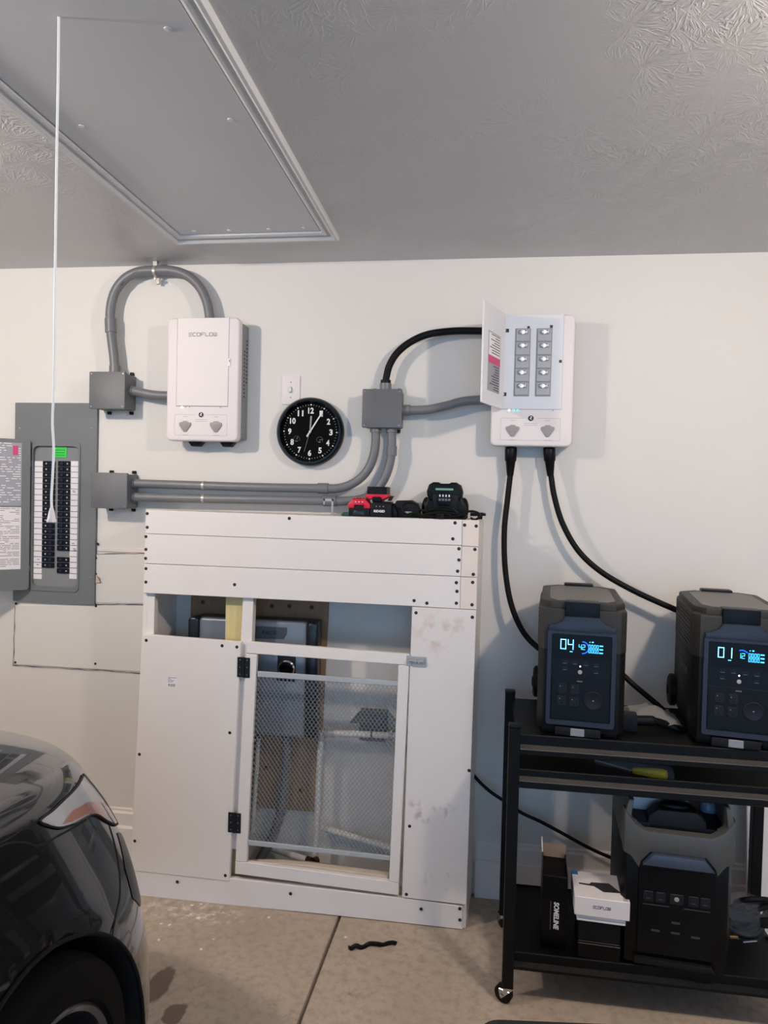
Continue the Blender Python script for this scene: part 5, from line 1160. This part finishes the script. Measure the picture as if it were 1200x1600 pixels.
# finer columns round the wheel arch
fine = [.60+i*.005 for i in range(80)]
us = sorted(set([round(i/24, 4) for i in range(14)]+[round(q, 4) for q in fine]+[round(1+i/72, 4) for i in range(0, 73)]))
allu = [(u, 1) for u in us]+[(u, -1) for u in us[-2::-1]]
vs = [i*.0125 for i in range(64)]+[.8+.03*i for i in range(40)]+[1.99]
for u, s in allu:
    row = []
    for v in vs:
        p = S(u, v); row.append(t.verts.new((CX+(p.x-CX)*s, p.y, p.z)))
    vv.append(row)
for a, b in zip(vv, vv[1:]):
    for k in range(len(vs)-1):
        q = (a[k], a[k+1], b[k+1], b[k])
        if not any(inside(x.co) for x in q): t.faces.new(q)
for e in list(t.edges):
    if len(e.link_faces) == 1:
        for x in e.verts:
            if abs(x.co.x-CX) > .3 and .33**2 < (x.co.y-WY)**2+(x.co.z-.32)**2 < .40**2:
                d = Vector((x.co.y-WY, x.co.z-.32)); l = d.length
                if x.co.z > .18: x.co.y = WY+d.x/l*.362; x.co.z = .32+d.y/l*.362
loose = [x for x in t.verts if not x.link_faces]
bmesh.ops.delete(t, geom=loose, context='VERTS')
bmesh.ops.recalc_face_normals(t, faces=t.faces[:])
g = G(); g._add(t)
obj('body_shell', g, 'car_paint', CAR, 50)
def patch(name, uv, off, m, parent=CAR, cuts=4):
    t = bmesh.new(); t.faces.new([t.verts.new((a, b, 0)) for a, b in uv]); bmesh.ops.triangulate(t, faces=t.faces[:])
    bmesh.ops.subdivide_edges(t, edges=t.edges[:], cuts=cuts, use_grid_fill=True)
    for q in t.verts: q.co = S(q.co.x, q.co.y)+SN(q.co.x, q.co.y)*off
    g = G(); g._add(t); return obj(name, g, m, parent, 60)
def seam_line(name, uv, r, m, off=0.0, parent=CAR):
    P = smooth_path([(a, b, 0) for a, b in uv], 6); return obj(name, G().tube([S(p.x, p.y)+SN(p.x, p.y)*off for p in P], r, 6), m, parent)
lamp_uv = [(1.28, .975), (1.30, .925), (1.33, .87), (1.38, .80), (1.41, .715), (1.32, .755), (1.255, .805), (1.21, .845), (1.165, .865), (1.09, .88), (1.045, .9), (1.015, .95), (1.055, .96), (1.105, .97), (1.205, .975)]
HL = patch('headlight', lamp_uv, .002, 'lamp_silver', cuts=5)
patch('amber_reflector', [(1.06, .899), (1.11, .912), (1.19, .895), (1.275, .85), (1.29, .812), (1.255, .810), (1.21, .850), (1.165, .871), (1.09, .888)], .0035, 'amber', HL)
patch('lamp_reflector', [(1.292, .852), (1.38, .785), (1.40, .72), (1.32, .757), (1.302, .80)], .0036, 'lens_dark', HL)
patch('lens', lamp_uv, .009, 'lens_clear', HL, 5)
seam_line('lamp_seal', lamp_uv+[lamp_uv[0]], .0025, 'car_seam', .003, HL)
seam_line('bumper_seam', [(1.265, .79), (1.215, .71), (1.16, .64), (1.12, .615), (1.085, .585)], .002, 'car_seam')
seam_line('hood_seam', [(.55, 1.02), (.80, .985), (.95, .955), (.99, .955), (1.015, .955)], .002, 'car_seam')
seam_line('fender_crease', [(.90, .93), (.95, .945), (.985, .915), (1.005, .885), (1.05, .878), (1.15, .862)], .0022, 'car_seam')
patch('bumper_insert', [(1.30, .74), (1.36, .70), (1.42, .60), (1.40, .50), (1.28, .52), (1.22, .585), (1.23, .66)], .0015, 'car_trim')
patch('lower_grille', [(1.45, .30), (1.98, .30), (1.98, .58), (1.55, .58)], .002, 'car_trim', cuts=6)
arch = []
for i in range(41):
    a = math.radians(-18+216*i/40); y, z = WY+.362*math.cos(a), .32+.362*math.sin(a)
    best = min(((abs(S(u, v).y-y)+abs(S(u, v).z-z), u, v) for u in [.80+.015*q for q in range(34)] for v in [.02*q for q in range(48)]))
    p = S(best[1], best[2]); arch.append(Vector((p.x, y, z)))
xs_ = [p.x for p in arch]; arch = [Vector(((xs_[max(i-1, 0)]+xs_[i]+xs_[min(i+1, 40)])/3, p.y, p.z)) for i, p in enumerate(arch)]
obj('arch_lip', G().tube(arch, .0045, 8), 'arch_trim', CAR)
t = bmesh.new(); rows = []
for i in range(41):
    a = math.radians(-25+230*i/40); rows.append([(x_, WY+.366*math.cos(a), .32+.366*math.sin(a)) for x_ in (-.80, -.95, -1.15)])
rows_o = [[(arch[min(max(i, 0), 40)].x-.004, arch[i].y, arch[i].z)]+r[1:] for i, r in enumerate(rows)]
obj('wheel_well', G().grid(rows_o).poly([(-1.15, WY+.4*math.cos(2*PI*q/24), .32+.4*math.sin(2*PI*q/24)) for q in range(24)]), 'wheel_well', CAR)
for s in (1, -1):
    xo = CX+s*.850; A = (s, 0, 0)
    Wl = obj('tyre', G().lathe([(.20, -.21), (.27, -.215), (.312, -.20), (.325, -.17), (.325, -.04), (.315, -.015), (.29, -.002), (.25, 0), (.243, -.012)], (xo, WY, WR), A, 56), 'tyre', CAR)
    rim = G().lathe([(.245, -.01), (.238, -.004), (.228, -.012), (.222, -.06), (.215, -.2)], (xo, WY, WR), A, 56)
    rim.lathe([(.0, -.012), (.035, -.014), (.06, -.03), (.06, -.08), (0, -.08)], (xo, WY, WR), A, 24)
    for k in range(5):
        a0 = 2*PI*k/5+.3
        for da in (-.13, .13):
            c0 = Vector((xo-s*.03, WY+.045*math.cos(a0), WR+.045*math.sin(a0))); c1_ = Vector((xo-s*.018, WY+.232*math.cos(a0+da), WR+.232*math.sin(a0+da)))
            rim.tube([c0, (c0+c1_)/2+Vector((s*.004, 0, 0)), c1_], [.017, .014, .013], 8)
    obj('rim', rim, 'alloy', Wl)
    obj('brake_disc', G().lathe([(0, -.09), (.15, -.09), (.15, -.105), (0, -.105)], (xo, WY, WR), A, 36), 'alloy', Wl)
# cabin, beyond the left edge of the picture
obj('windscreen', G().grid([[(CX+x*.70, -2.38+.06*(1-x*x), 1.01) for x in (-1, -.5, 0, .5, 1)], [(CX+x*.60, -3.02, 1.46) for x in (-1, -.5, 0, .5, 1)]]), 'windscreen', CAR)
obj('roof', G().grid([[(CX+x*.60, -3.02, 1.46+.02*(1-x*x)) for x in (-1, -.5, 0, .5, 1)], [(CX+x*.60, -3.24, 1.50+.03*(1-x*x)) for x in (-1, -.5, 0, .5, 1)]]), 'car_paint', CAR)
for s in (-1, 1):
    obj('side_window', G().poly([(CX+s*.70, -2.38, 1.01), (CX+s*.60, -3.02, 1.46), (CX+s*.60, -3.24, 1.50), (CX+s*.72, -3.24, 1.01)]), 'windscreen', CAR)

# joined pieces too small to pick apart
for o in list(bpy.data.objects):
    if o.name.split('.')[0] in ('vent_fins', 'vent_slots', 'label_print', 'print_line', 'diagram_print', 'display_marks', 'display_rows', 'display_digits', 'minute_marks', 'socket_pins', 'small_print', 'sticker_print', 'fine_print', 'small_dial', 'printed_mark', 'torn_paper_edge', 'outline', 'lettering', 'side_lettering'):
        o['kind'] = 'stuff'
